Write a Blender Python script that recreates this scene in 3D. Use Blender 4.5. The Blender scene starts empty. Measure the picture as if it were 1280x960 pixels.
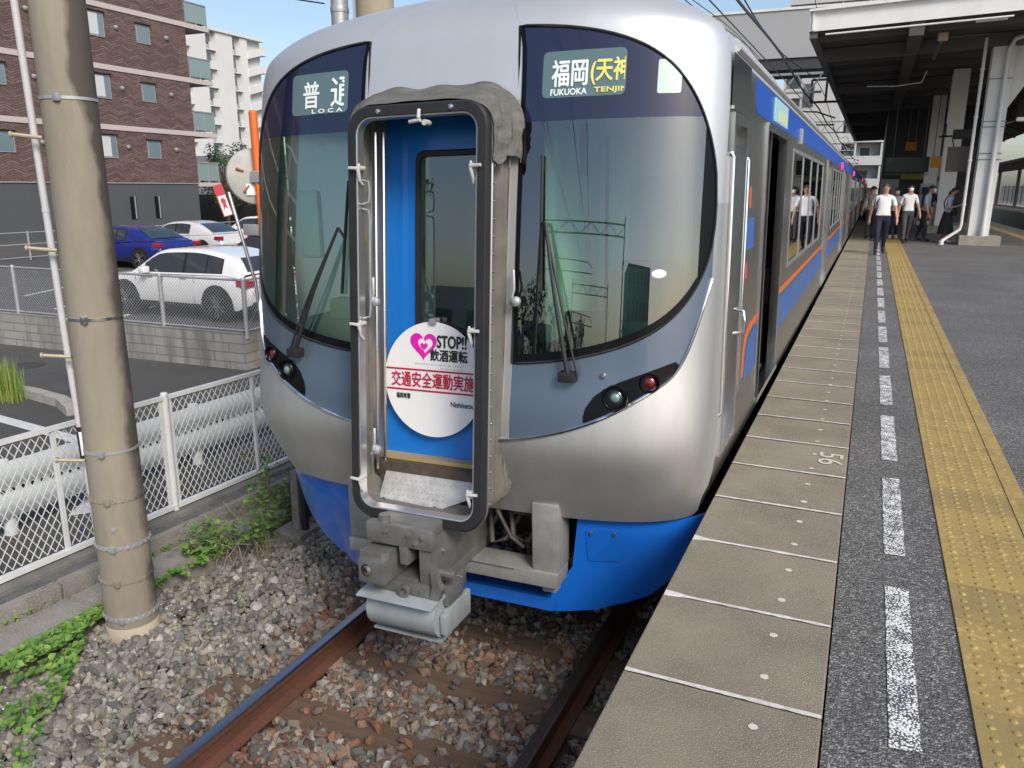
import bpy, bmesh, math, random
import numpy as np
from mathutils import Vector, Matrix
SC = bpy.context.scene
COL = SC.collection
R = math.radians
# ------------------------------------------------------------------ camera
cam = bpy.data.cameras.new('camera'); camo = bpy.data.objects.new('camera', cam); COL.objects.link(camo)
YAW, PITCH, ROLL, CAMH = R(23.9), R(13.95), R(0.3), 1.6
f = Vector((-math.sin(YAW)*math.cos(PITCH), math.cos(YAW)*math.cos(PITCH), -math.sin(PITCH)))
r0 = Vector((math.cos(YAW), math.sin(YAW), 0)); u0 = r0.cross(f)
rr = r0*math.cos(ROLL)+u0*math.sin(ROLL); uu = -r0*math.sin(ROLL)+u0*math.cos(ROLL)
camo.matrix_world = Matrix(((rr.x, uu.x, -f.x, 0), (rr.y, uu.y, -f.y, 0), (rr.z, uu.z, -f.z, CAMH), (0, 0, 0, 1)))
cam.sensor_width = 36.0; cam.lens = 990/1280*36.0; cam.clip_start = .05; cam.clip_end = 3000
SC.camera = camo
# ------------------------------------------------------------------ sky, sun, exposure
SUN_EL, SUN_AZ = R(40), R(130)          # azimuth clockwise from +Y: behind the camera, to the right
w = bpy.data.worlds.new('World'); SC.world = w; w.use_nodes = True
nt = w.node_tree; bg = nt.nodes['Background']
sky = nt.nodes.new('ShaderNodeTexSky'); sky.sky_type = 'NISHITA'; sky.sun_disc = False
sky.sun_elevation = SUN_EL; sky.sun_rotation = SUN_AZ; sky.air_density = 1.0; sky.dust_density = 2.2; sky.ozone_density = 1.0
nt.links.new(sky.outputs[0], bg.inputs[0]); bg.inputs[1].default_value = .128
sl = bpy.data.lights.new('sun', 'SUN'); sl.energy = 2.1; sl.angle = R(20); sl.color = (1, .95, .87)
so = bpy.data.objects.new('sun', sl); COL.objects.link(so)
sd = Vector((math.sin(SUN_AZ)*math.cos(SUN_EL), math.cos(SUN_AZ)*math.cos(SUN_EL), math.sin(SUN_EL)))
so.rotation_euler = sd.to_track_quat('Z', 'Y').to_euler(); so.location = sd*60
SC.view_settings.view_transform = 'Standard'; SC.view_settings.look = 'None'
SC.view_settings.exposure = 0.46; SC.view_settings.gamma = 1; SC.view_settings.use_curve_mapping = False
SC.cycles.max_bounces = 8; SC.cycles.transparent_max_bounces = 16
SC.cycles.sample_clamp_indirect = 6
SC.cycles.use_denoising = True

# ------------------------------------------------------------------ materials
MATS = {}
def mat(name, col, rough=.6, metal=0., var=None, vscale=4., bump=0., bscale=30., spec=None, emit=None, stretch=(1, 1, 1), var2=None, v2scale=60., coat=0.):
    """principled material, base colour varied by noise (var = other colour), fine second noise (var2), noise bump"""
    if name in MATS: return MATS[name]
    m = bpy.data.materials.new(name); m.use_nodes = True; MATS[name] = m
    n = m.node_tree.nodes; l = m.node_tree.links; p = n['Principled BSDF']
    p.inputs['Base Color'].default_value = (*col, 1); p.inputs['Roughness'].default_value = rough; p.inputs['Metallic'].default_value = metal
    if coat: p.inputs['Coat Weight'].default_value = coat; p.inputs['Coat Roughness'].default_value = .08
    if spec is not None: p.inputs['Specular IOR Level'].default_value = spec
    if emit: p.inputs['Emission Color'].default_value = (*col, 1); p.inputs['Emission Strength'].default_value = emit
    tc = n.new('ShaderNodeTexCoord'); mp = n.new('ShaderNodeMapping'); mp.inputs['Scale'].default_value = stretch
    l.new(tc.outputs['Object'], mp.inputs['Vector'])
    c = None
    if var:
        t = n.new('ShaderNodeTexNoise'); t.inputs['Scale'].default_value = vscale; t.inputs['Detail'].default_value = 6; t.inputs['Roughness'].default_value = .65
        l.new(mp.outputs[0], t.inputs['Vector'])
        mr = n.new('ShaderNodeMapRange'); mr.inputs[1].default_value = .35; mr.inputs[2].default_value = .65; l.new(t.outputs['Fac'], mr.inputs[0])
        x = n.new('ShaderNodeMix'); x.data_type = 'RGBA'; x.inputs[6].default_value = (*col, 1); x.inputs[7].default_value = (*var, 1)
        l.new(mr.outputs[0], x.inputs[0]); c = x.outputs[2]
    if var2:
        t = n.new('ShaderNodeTexNoise'); t.inputs['Scale'].default_value = v2scale; t.inputs['Detail'].default_value = 2
        l.new(mp.outputs[0], t.inputs['Vector'])
        mr = n.new('ShaderNodeMapRange'); mr.inputs[1].default_value = .56; mr.inputs[2].default_value = .66; l.new(t.outputs['Fac'], mr.inputs[0])
        x = n.new('ShaderNodeMix'); x.data_type = 'RGBA'; x.inputs[6].default_value = (*col, 1); x.inputs[7].default_value = (*var2, 1)
        if c: l.new(c, x.inputs[6])
        l.new(mr.outputs[0], x.inputs[0]); c = x.outputs[2]
    if c: l.new(c, p.inputs['Base Color'])
    if bump:
        t = n.new('ShaderNodeTexNoise'); t.inputs['Scale'].default_value = bscale; t.inputs['Detail'].default_value = 5
        l.new(mp.outputs[0], t.inputs['Vector'])
        b = n.new('ShaderNodeBump'); b.inputs['Strength'].default_value = bump; b.inputs['Distance'].default_value = .01
        l.new(t.outputs['Fac'], b.inputs['Height']); l.new(b.outputs[0], p.inputs['Normal'])
    return m
def glass_mat(name, tint, refl=1.0, rough=0.0, base_refl=0.0):
    """thin window glass: tinted see-through with fresnel mirror"""
    if name in MATS: return MATS[name]
    m = bpy.data.materials.new(name); m.use_nodes = True; MATS[name] = m
    n = m.node_tree.nodes; l = m.node_tree.links; n.remove(n['Principled BSDF'])
    t = n.new('ShaderNodeBsdfTransparent'); t.inputs[0].default_value = (*tint, 1)
    g = n.new('ShaderNodeBsdfGlossy'); g.inputs['Roughness'].default_value = rough; g.inputs[0].default_value = (.95, .97, 1, 1)
    fr = n.new('ShaderNodeFresnel'); fr.inputs[0].default_value = 1.55
    ma = n.new('ShaderNodeMath'); ma.operation = 'MULTIPLY_ADD'; ma.inputs[1].default_value = refl; ma.inputs[2].default_value = base_refl; ma.use_clamp = True
    l.new(fr.outputs[0], ma.inputs[0])
    x = n.new('ShaderNodeMixShader'); l.new(ma.outputs[0], x.inputs[0]); l.new(t.outputs[0], x.inputs[1]); l.new(g.outputs[0], x.inputs[2])
    l.new(x.outputs[0], n['Material Output'].inputs[0])
    return m
def nodes_of(m): return m.node_tree.nodes, m.node_tree.links, m.node_tree.nodes['Principled BSDF']
def brick_mat(name, c1, c2, mortar, bw, bh, plane='xz', rough=.8, stain=None, msize=.012, distort=0.):
    m = bpy.data.materials.new(name); m.use_nodes = True; MATS[name] = m
    n, l, p = nodes_of(m); p.inputs['Roughness'].default_value = rough
    tc = n.new('ShaderNodeTexCoord'); sp = n.new('ShaderNodeSeparateXYZ'); cb = n.new('ShaderNodeCombineXYZ')
    l.new(tc.outputs['Object'], sp.inputs[0]); l.new(sp.outputs['XYZ'.index(plane[0].upper())], cb.inputs[0]); l.new(sp.outputs['XYZ'.index(plane[1].upper())], cb.inputs[1])
    b = n.new('ShaderNodeTexBrick'); b.inputs['Color1'].default_value = (*c1, 1); b.inputs['Color2'].default_value = (*c2, 1); b.inputs['Mortar'].default_value = (*mortar, 1)
    b.inputs['Scale'].default_value = 1; b.inputs['Brick Width'].default_value = bw; b.inputs['Row Height'].default_value = bh; b.inputs['Mortar Size'].default_value = msize
    l.new(cb.outputs[0], b.inputs['Vector']); c = b.outputs['Color']
    if stain:
        t = n.new('ShaderNodeTexNoise'); t.inputs['Scale'].default_value = 1.0; t.inputs['Detail'].default_value = 7
        mp = n.new('ShaderNodeMapping'); mp.inputs['Scale'].default_value = (3, 3, .5); l.new(tc.outputs['Object'], mp.inputs[0]); l.new(mp.outputs[0], t.inputs['Vector'])
        mr = n.new('ShaderNodeMapRange'); mr.inputs[1].default_value = .44; mr.inputs[2].default_value = .60; mr.inputs[4].default_value = .8; l.new(t.outputs['Fac'], mr.inputs[0])
        x = n.new('ShaderNodeMix'); x.data_type = 'RGBA'; x.blend_type = 'MIX'; l.new(mr.outputs[0], x.inputs[0]); l.new(c, x.inputs[6]); x.inputs[7].default_value = (*stain, 1); c = x.outputs[2]
    l.new(c, p.inputs['Base Color'])
    bp = n.new('ShaderNodeBump'); bp.inputs['Strength'].default_value = .5; bp.inputs['Distance'].default_value = .01; bp.invert = True
    l.new(b.outputs['Fac'], bp.inputs['Height']); l.new(bp.outputs[0], p.inputs['Normal'])
    return m
# ------------------------------------------------------------------ mesh builder
class MB:
    def __init__(s): s.v = []; s.f = []; s.m = []
    def add(s, vs, fs, mi=0):
        k = len(s.v); s.v += [tuple(x) for x in vs]; s.f += [tuple(i+k for i in q) for q in fs]; s.m += [mi]*len(fs); return s
    def box(s, x0, x1, y0, y1, z0, z1, mi=0, M=None):
        vs = [Vector((x, y, z)) for z in (z0, z1) for y in (y0, y1) for x in (x0, x1)]
        if M is not None: vs = [M @ v for v in vs]
        return s.add(vs, [(0, 2, 3, 1), (4, 5, 7, 6), (0, 1, 5, 4), (2, 6, 7, 3), (0, 4, 6, 2), (1, 3, 7, 5)], mi)
    def bbox(s, x0, x1, y0, y1, z0, z1, b=.01, mi=0, M=None):
        """box with chamfered edges"""
        bm = bmesh.new(); bmesh.ops.create_cube(bm, size=1)
        for v in bm.verts: v.co = Vector(((x0+x1)/2+v.co.x*(x1-x0), (y0+y1)/2+v.co.y*(y1-y0), (z0+z1)/2+v.co.z*(z1-z0)))
        bmesh.ops.bevel(bm, geom=bm.edges[:], offset=b, segments=2, affect='EDGES', profile=.6)
        return s.addbm(bm, mi, M)
    def addbm(s, bm, mi=0, M=None):
        bm.verts.ensure_lookup_table(); vs = [(M @ v.co if M is not None else v.co.copy()) for v in bm.verts]
        s.add(vs, [[v.index for v in q.verts] for q in bm.faces], mi); bm.free(); return s
    def bar(s, a, b, w, h=None, mi=0, up=(0, 0, 1)):
        a, b = Vector(a), Vector(b); d = (b-a).normalized(); u = Vector(up)
        if abs(d.dot(u)) > .98: u = Vector((0, 1, 0))
        x = d.cross(u).normalized(); y = x.cross(d); h = w if h is None else h; x *= w/2; y *= h/2
        vs = [a-x-y, a+x-y, a+x+y, a-x+y, b-x-y, b+x-y, b+x+y, b-x+y]
        return s.add(vs, [(3, 2, 1, 0), (4, 5, 6, 7), (0, 1, 5, 4), (1, 2, 6, 5), (2, 3, 7, 6), (3, 0, 4, 7)], mi)
    def tube(s, pts, r, n=8, mi=0, caps=True, closed=False):
        pts = [Vector(p) for p in pts]; k = len(pts); rs = r if isinstance(r, (list, tuple)) else [r]*k; vs = []; px = None
        for i, p in enumerate(pts):
            if closed: d = pts[(i+1) % k]-pts[i-1]
            else: d = pts[min(i+1, k-1)]-pts[max(i-1, 0)]
            d.normalize()
            if px is None: px = d.orthogonal().normalized()
            px = (px-d*px.dot(d))
            if px.length < 1e-5: px = d.orthogonal()
            px.normalize(); py = d.cross(px)
            vs += [p+(px*math.cos(2*math.pi*j/n)+py*math.sin(2*math.pi*j/n))*rs[i] for j in range(n)]
        fs = []
        for i in range(k if closed else k-1):
            a, b = i*n, ((i+1) % k)*n
            fs += [(a+j, a+(j+1) % n, b+(j+1) % n, b+j) for j in range(n)]
        if caps and not closed: fs += [tuple(range(n-1, -1, -1)), tuple(range((k-1)*n, k*n))]
        return s.add(vs, fs, mi)
    def cyl(s, a, b, r, n=16, mi=0): return s.tube([a, b], r, n, mi)
    def lathe(s, c, axis, prof, n=24, mi=0):
        """prof = [(distance along axis, radius)]"""
        ax = Vector(axis).normalized(); x = ax.orthogonal().normalized(); y = ax.cross(x); c = Vector(c); vs = []; fs = []
        for d, r in prof: vs += [c+ax*d+(x*math.cos(2*math.pi*j/n)+y*math.sin(2*math.pi*j/n))*r for j in range(n)]
        for i in range(len(prof)-1): fs += [(i*n+j, i*n+(j+1) % n, (i+1)*n+(j+1) % n, (i+1)*n+j) for j in range(n)]
        if prof[0][1] > 1e-6: fs.append(tuple(range(n-1, -1, -1)))
        if prof[-1][1] > 1e-6: fs.append(tuple(range((len(prof)-1)*n, len(prof)*n)))
        return s.add(vs, fs, mi)
    def prism(s, poly, fn, t0, t1, mi=0):
        """2D polygon extruded; fn(u, v, t) -> point"""
        k = len(poly); vs = [fn(u, v, t0) for u, v in poly]+[fn(u, v, t1) for u, v in poly]
        return s.add(vs, [tuple(range(k-1, -1, -1)), tuple(range(k, 2*k))]+[(i, (i+1) % k, k+(i+1) % k, k+i) for i in range(k)], mi)
    def grid(s, P, mi=0, flip=False):
        """P[i][j] points"""
        n, m = len(P), len(P[0]); vs = [p for row in P for p in row]
        fs = [(i*m+j, i*m+j+1, (i+1)*m+j+1, (i+1)*m+j) for i in range(n-1) for j in range(m-1)]
        if flip: fs = [q[::-1] for q in fs]
        return s.add(vs, fs, mi)
    def build(s, name, mats, parent=None, smooth=0, loc=None):
        me = bpy.data.meshes.new(name); me.from_pydata([tuple(v) for v in s.v], [], s.f); me.validate()
        if not isinstance(mats, (list, tuple)): mats = [mats]
        for x in mats: me.materials.append(x)
        if len(mats) > 1 and len(me.polygons) == len(s.m): me.polygons.foreach_set('material_index', s.m)
        o = bpy.data.objects.new(name, me); COL.objects.link(o)
        if parent is not None: o.parent = parent
        if loc is not None: o.location = loc
        if smooth:
            me.polygons.foreach_set('use_smooth', [True]*len(me.polygons))
            try: me.set_sharp_from_angle(angle=R(smooth))
            except Exception: pass
        me.update(); return o
def empty(name, loc=(0, 0, 0), rz=0):
    o = bpy.data.objects.new(name, None); COL.objects.link(o); o.location = loc; o.rotation_euler = (0, 0, rz); o.empty_display_size = .1; return o
def tag(o, label=None, cat=None, group=None, kind=None):
    if label: o['label'] = label
    if cat: o['category'] = cat
    if group: o['group'] = group
    if kind: o['kind'] = kind
    return o
def copy_tree(o, parent=None):
    c = o.copy(); COL.objects.link(c)
    if parent is not None: c.parent = parent
    for ch in list(o.children): copy_tree(ch, c)
    return c
def text_geo(body, size=1., bold=0.):
    """flat lettering as (verts2d, faces), origin at lower left, x scaled so height of capitals = size*0.7"""
    c = bpy.data.curves.new('tmp_text', 'FONT'); c.body = body; c.size = size; c.offset = bold; c.resolution_u = 3
    o = bpy.data.objects.new('tmp_text', c); COL.objects.link(o); bpy.context.view_layer.update()
    m = bpy.data.meshes.new_from_object(o.evaluated_get(bpy.context.evaluated_depsgraph_get()))
    vs = [(v.co.x, v.co.y) for v in m.vertices]; fs = [tuple(p.vertices) for p in m.polygons]
    bpy.data.objects.remove(o); bpy.data.curves.remove(c); bpy.data.meshes.remove(m)
    return vs, fs
def text_fit(body, x0, x1, y0, y1, bold=0., clip=None):
    """lettering stretched into a rectangle"""
    vs, fs = text_geo(body, 1.)
    ax, bx = min(v[0] for v in vs), max(v[0] for v in vs); ay, by = min(v[1] for v in vs), max(v[1] for v in vs)
    vs = [(x0+(x-ax)/(bx-ax)*(x1-x0), y0+(y-ay)/(by-ay)*(y1-y0)) for x, y in vs]
    if clip is not None:
        bm = bmesh.new(); bv = [bm.verts.new((x, y, 0)) for x, y in vs]
        for q in fs:
            try: bm.faces.new([bv[i] for i in q])
            except ValueError: pass
        bmesh.ops.bisect_plane(bm, geom=bm.verts[:]+bm.edges[:]+bm.faces[:], plane_co=(clip, 0, 0), plane_no=(1, 0, 0), clear_outer=True)
        bm.verts.index_update(); vs = [(v.co.x, v.co.y) for v in bm.verts]; fs = [tuple(v.index for v in q.verts) for q in bm.faces]; bm.free()
    return vs, fs
def rrect(x0, x1, y0, y1, r, n=6):
    out = []
    for cx, cy, a in ((x1-r, y1-r, 0), (x0+r, y1-r, 90), (x0+r, y0+r, 180), (x1-r, y0+r, 270)):
        out += [(cx+r*math.cos(R(a+90*i/n)), cy+r*math.sin(R(a+90*i/n))) for i in range(n+1)]
    return out
def disc(cx, cy, rx, ry=None, n=32):
    ry = rx if ry is None else ry
    return [(cx+rx*math.cos(2*math.pi*i/n), cy+ry*math.sin(2*math.pi*i/n)) for i in range(n)]
# ------------------------------------------------------------------ palette
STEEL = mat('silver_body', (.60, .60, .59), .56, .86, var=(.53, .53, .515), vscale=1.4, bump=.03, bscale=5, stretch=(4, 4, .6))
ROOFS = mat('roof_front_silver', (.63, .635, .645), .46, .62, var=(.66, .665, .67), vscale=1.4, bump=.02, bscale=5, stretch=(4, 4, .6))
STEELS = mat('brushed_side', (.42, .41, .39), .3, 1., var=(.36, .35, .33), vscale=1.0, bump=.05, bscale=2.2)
CHROME = mat('bright_trim', (.82, .82, .83), .18, 1.)
ALU = mat('aluminium', (.62, .62, .62), .35, .9)
SLATE = mat('slate_blue_paint', (.115, .155, .215), .32, .35, var=(.105, .145, .20), vscale=2, coat=.4)
BLUE = mat('train_blue_paint', (.007, .135, .60), .3, 0., var=(.010, .12, .50), vscale=2, coat=.5)
DOORBLUE = mat('door_blue_paint', (.007, .17, .60), .35, 0., coat=.3)
BANDBLUE = mat('side_band_blue', (.012, .10, .52), .3)
BLACKG = mat('black_gloss', (.004, .0045, .006), .25, spec=.18)
NAVYG = mat('navy_header_glass', (.012, .016, .045), .08, 0., spec=.8)
RUBBER = mat('black_rubber', (.013, .0135, .016), .6, var=(.02, .02, .022), vscale=9)
CANVAS = mat('grey_canvas', (.15, .143, .128), .85, var=(.095, .09, .08), vscale=5, bump=.35, bscale=16)
DIRTYALU = mat('dirty_jamb_metal', (.40, .38, .35), .45, .6, var=(.27, .25, .22), vscale=5, stretch=(3, 3, .4))
WHITE = mat('white_paint', (.80, .80, .79), .4, var=(.72, .72, .70), vscale=6)
WHITEP = mat('white_plastic', (.82, .82, .82), .35)
GLASS = glass_mat('windscreen_glass', (.70, .94, .81), 1.0, 0, .12)
DGLASS = glass_mat('window_glass', (.20, .24, .23), 1.0, 0, .03)
COUPG = mat('coupler_grey_metal', (.24, .238, .23), .48, .5, var=(.165, .16, .15), vscale=7, bump=.05, bscale=60)
COUPL = mat('coupler_cover_grey', (.36, .40, .41), .42, .1, var=(.27, .30, .30), vscale=5, bump=.05, bscale=20)
CANVASW = mat('gathered_canvas', (.15, .147, .135), .85, var=(.095, .093, .085), vscale=7, bump=1., bscale=10, stretch=(.5, 3, 3))
UNDER = mat('underframe_black', (.012, .011, .011), .8, bump=.3, bscale=20)
CABGREEN = mat('cab_wall_green', (.66, .84, .72), .6, var=(.62, .80, .69), vscale=3)
CONC = mat('concrete_weathered', (.30, .28, .24), .85, var=(.20, .185, .16), vscale=3, bump=.3, bscale=35, var2=(.36, .34, .30), v2scale=80)
GALV = mat('galvanised_steel', (.50, .51, .52), .45, .5, var=(.42, .43, .44), vscale=9)
DARKM = mat('dark_metal', (.03, .03, .032), .45, .6)
REDL = mat('red_lamp', (.13, .004, .008), .15, coat=1.)
TX0 = -1.998
# ================================================================== GROUND, TRACK, PLATFORM
ASPH = mat('road_asphalt', (.088, .085, .080), .9, var=(.066, .064, .060), vscale=1.2, bump=.4, bscale=120, var2=(.11, .11, .11), v2scale=150)
SOIL = mat('track_bed_soil', (.10, .085, .065), .95, var=(.14, .09, .06), vscale=5, bump=.6, bscale=40)
g = MB(); g.add([(-900, -700, -1.34), (900, -700, -1.34), (900, 1500, -1.34), (-900, 1500, -1.34)], [(0, 1, 2, 3)])
tag(g.build('ground', mat('ground_far', (.12, .115, .105), .95, var=(.09, .09, .085), vscale=.1)), kind='structure')
g = MB(); g.add([(-60, -30, -1.30), (-5.15, -30, -1.30), (-5.15, 60, -1.30), (-60, 60, -1.30)], [(0, 1, 2, 3)])
tag(g.build('road', ASPH), kind='structure')
PAINT = mat('road_paint_white', (.74, .74, .72), .7, var=(.60, .60, .58), vscale=6, var2=(.40, .40, .39), v2scale=70)
g = MB()
g.add([(-10.9, 6.25, -1.296), (-10.9, 6.42, -1.296), (-7.1, 5.98, -1.296), (-7.15, 5.80, -1.296)], [(3, 2, 1, 0)])
g.add([(-7.15, 5.80, -1.2955), (-7.1, 5.99, -1.2955), (-6.2, 4.6, -1.2955), (-6.35, 4.45, -1.2955)], [(3, 2, 1, 0)])
tag(g.build('road_marking', PAINT), kind='structure')
g = MB(); g.add([(-4.6, -30, -1.285), (-.55, -30, -1.285), (-.55, 140, -1.285), (-4.6, 140, -1.285)], [(0, 1, 2, 3)])
tag(g.build('track_bed', SOIL), kind='structure')
# raised parking lot behind the block wall
LOTZ = -1.25
g = MB(); g.add([(-90, 9.85, LOTZ), (-9.15, 9.85, LOTZ), (-9.15, 75, LOTZ), (-90, 75, LOTZ)], [(0, 1, 2, 3)])
g.add([(-9.15, 9.85, -1.34), (-9.15, 75, -1.34), (-9.15, 75, LOTZ), (-9.15, 9.85, LOTZ)], [(0, 1, 2, 3)])
tag(g.build('parking_lot', ASPH), kind='structure')
g = MB()
for x, y in ((-14.6, 11.4), (-17.4, 12.6), (-20.2, 13.8), (-12.0, 14.0)): g.bar((x, y, LOTZ+.004), (x-1.9, y+4.4, LOTZ+.004), .12, .002)
tag(g.build('parking_marking', PAINT), kind='structure')
# ---- rails
RXL, RXR, RZ = TX0 - .7175-.033, TX0+.7175+.033, -1.05
RAIL = mat('rail_rust', (.13, .052, .030), .8, var=(.09, .038, .024), vscale=6, bump=.3, bscale=50, stretch=(1, .3, 1))
RAILTOP = mat('rail_head_polished', (.40, .40, .45), .3, 1., var=(.30, .29, .32), vscale=8, stretch=(4, .15, 4))
def rail(x, label, top):
    q = MB(); pr = [(-.065, -.153), (.065, -.153), (.065, -.142), (.012, -.125), (.009, -.045), (.033, -.035), (.033, -.006), (-.033, -.006), (-.033, -.035), (-.009, -.045), (-.012, -.125), (-.065, -.142)]
    q.prism(pr, lambda a, b, t: (x+a, t, RZ+b), -25, 140, 0)
    q.prism([(-.0335, -.0065), (.0335, -.0065), (.030, -.001), (.022, .001), (-.022, .001), (-.030, -.001)], lambda a, b, t: (x+a, t, RZ+b), -25, 140, 1)
    tag(q.build('rail', [RAIL, top]), label, 'rail')
rail(RXL, 'rusty steel rail with polished top beside the grey ballast, running under the coupler', RAILTOP)
rail(RXR, 'dark steel rail in the shade next to the platform edge', mat('rail_head_dull_shaded', (.10, .075, .06), .45, .6))  # dull rusty head, darkened to carry the platform's shade
# ---- sleepers
SLP = mat('sleeper_wood', (.105, .062, .040), .9, var=(.15, .10, .066), vscale=4, bump=.6, bscale=30, stretch=(.35, 4, 4))
q = MB(); q.bbox(-1.22, 1.22, -.11, .11, -.14, 0, .012); so_ = q.build('sleeper', SLP)
tag(so_, 'old rust-stained wooden sleeper half sunk in the brown ballast between the rails', 'sleeper', 'sleepers under the rails')
for i in range(28):
    o = so_ if i == 0 else so_.copy()
    if i: COL.objects.link(o)
    o.location = (TX0+.01*math.sin(i*3), .28+.545*i, -1.203); o.rotation_euler = (0, 0, .006*math.sin(i*2.3))
# ---- ballast: one mass of loose stones
def ballast():
    rs = np.random.RandomState(7)
    phi = (1+5**.5)/2
    iv = np.array([(-1, phi, 0), (1, phi, 0), (-1, -phi, 0), (1, -phi, 0), (0, -1, phi), (0, 1, phi), (0, -1, -phi), (0, 1, -phi), (phi, 0, -1), (phi, 0, 1), (-phi, 0, -1), (-phi, 0, 1)]); iv /= np.linalg.norm(iv[0])
    fi = np.array([(0, 11, 5), (0, 5, 1), (0, 1, 7), (0, 7, 10), (0, 10, 11), (1, 5, 9), (5, 11, 4), (11, 10, 2), (10, 7, 6), (7, 1, 8), (3, 9, 4), (3, 4, 2), (3, 2, 6), (3, 6, 8), (3, 8, 9), (4, 9, 5), (2, 4, 11), (6, 2, 10), (8, 6, 7), (9, 8, 1)])
    pts = []
    def fill(x0, x1, y0, y1, dens):
        n = int((x1-x0)*(y1-y0)*dens); return np.stack([rs.uniform(x0, x1, n), rs.uniform(y0, y1, n)], 1)
    near = fill(-4.75, -.6, 1.2, 7.0, 1900); mid = fill(RXL+.09, RXR-.09, 1.2, 7.0, 1500); far = fill(-4.6, -3.0, 7.0, 16, 500); back = fill(-4.6, -.6, -2.5, 1.2, 350)
    P = np.concatenate([near, mid, far, back]); x, y = P[:, 0], P[:, 1]
    dl, dr_ = np.abs(x-RXL), np.abs(x-RXR)
    ok = (dl > .085) & (dr_ > .085)
    between = (x > RXL) & (x < RXR)
    # keep sleepers partly bare between the rails
    ph = ((y-.28) % .545); ons = (np.minimum(ph, .545-ph) < .10) & (np.abs(x-TX0) < 1.2)
    ok &= ~(ons & between & (rs.rand(len(x)) < .965)) & ~(ons & ~between & (rs.rand(len(x)) < .70))
    wall = -4.41+.085*(y-3.0)*.9
    ok &= ~((x < wall+.06) & (y < 30))
    ok &= ((x+4.13)**2+(y-3.24)**2) > .17**2
    x, y = x[ok], y[ok]; n = len(x); between = between[ok]; ons = ons[ok]
    edge = np.clip((x+4.4)/1.2, 0, 1)
    s = rs.gamma(8, .0030, n); s = np.clip(s, .011, .046)
    hz = -1.215+.035*(1-edge)*0-.02*(1-edge)+rs.uniform(-.03, .03, n)+.02*np.sin(x*5+y*3)
    hz = np.where(between, -1.222+rs.uniform(-.03, .028, n), hz); hz = np.where(x > RXR, -1.24+rs.uniform(-.03, .03, n), hz)
    hz = np.where(ons & between, -1.19, hz)
    V = iv[None]*(1+rs.uniform(-.33, .33, (n, 12, 1)))
    V = V*np.stack([rs.uniform(.75, 1.3, n), rs.uniform(.75, 1.3, n), rs.uniform(.5, .95, n)], 1)[:, None, :]
    q = rs.normal(size=(n, 4)); q[:, 3] *= 1.0; q /= np.linalg.norm(q, axis=1)[:, None]; a, b, c, d = q.T
    M_ = np.stack([np.stack([1-2*(c*c+d*d), 2*(b*c-a*d), 2*(b*d+a*c)], -1), np.stack([2*(b*c+a*d), 1-2*(b*b+d*d), 2*(c*d-a*b)], -1), np.stack([2*(b*d-a*c), 2*(c*d+a*b), 1-2*(b*b+c*c)], -1)], 1)
    V = np.einsum('nij,nkj->nki', M_, V)*s[:, None, None]; V += np.stack([x, y, hz], 1)[:, None, :]
    F = (fi[None]+12*np.arange(n)[:, None, None]).reshape(-1, 3)
    me = bpy.data.meshes.new('ballast'); me.vertices.add(n*12); me.vertices.foreach_set('co', V.reshape(-1).astype(np.float32))
    me.loops.add(len(F)*3); me.loops.foreach_set('vertex_index', F.reshape(-1).astype(np.int32)); me.polygons.add(len(F)); me.polygons.foreach_set('loop_start', np.arange(0, len(F)*3, 3, dtype=np.int32))
    me.update(calc_edges=True); me.validate(); me.shade_flat()
    # stone colours: greys, creams, some brown; rust brown from brake dust near the rails
    pal = np.array([(.275, .258, .225), (.20, .19, .17), (.13, .124, .115), (.36, .34, .295), (.30, .26, .20), (.23, .205, .17), (.16, .15, .135), (.42, .40, .37)]); pr = [.2, .2, .13, .12, .12, .12, .08, .03]
    rust = np.array([(.18, .085, .052), (.165, .105, .072), (.235, .15, .098), (.125, .086, .065), (.24, .19, .135), (.095, .088, .08), (.185, .175, .155)]); rp = [.10, .18, .13, .18, .15, .14, .12]
    col = pal[rs.choice(len(pal), n, p=pr)]; rc = rust[rs.choice(len(rust), n, p=rp)]
    near_r = np.minimum(np.abs(x-RXL), np.abs(x-RXR)); pr_ = np.where(between, .80, np.clip(1.05-near_r/.55, 0, 1)); pr_ = np.where(x > RXR, .85, pr_)
    k = rs.rand(n) < pr_; col = np.where(k[:, None], rc, col*.88)*rs.uniform(.75, 1.2, (n, 1))
    at = me.color_attributes.new('stone_colour', 'FLOAT_COLOR', 'POINT'); at.data.foreach_set('color', np.repeat(np.concatenate([col, np.ones((n, 1))], 1), 12, axis=0).reshape(-1).astype(np.float32))
    m = mat('ballast_stone', (.3, .3, .3), .8, bump=.35, bscale=70); nn, ll, pp = nodes_of(m)
    ca = nn.new('ShaderNodeVertexColor'); ca.layer_name = 'stone_colour'; tn = nn.new('ShaderNodeTexNoise'); tn.inputs['Scale'].default_value = 60; tn.inputs['Detail'].default_value = 4
    tc = nn.new('ShaderNodeTexCoord'); ll.new(tc.outputs['Object'], tn.inputs['Vector'])
    mx = nn.new('ShaderNodeMix'); mx.data_type = 'RGBA'; mx.blend_type = 'OVERLAY'; mx.inputs[0].default_value = .45; ll.new(ca.outputs[0], mx.inputs[6]); ll.new(tn.outputs['Fac'], mx.inputs[7]); ll.new(mx.outputs[2], pp.inputs['Base Color'])
    me.materials.append(m); o = bpy.data.objects.new('ballast', me); COL.objects.link(o); tag(o, 'loose grey and rust-brown crushed stone ballast around the track', 'ballast', kind='stuff')
ballast()
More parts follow.
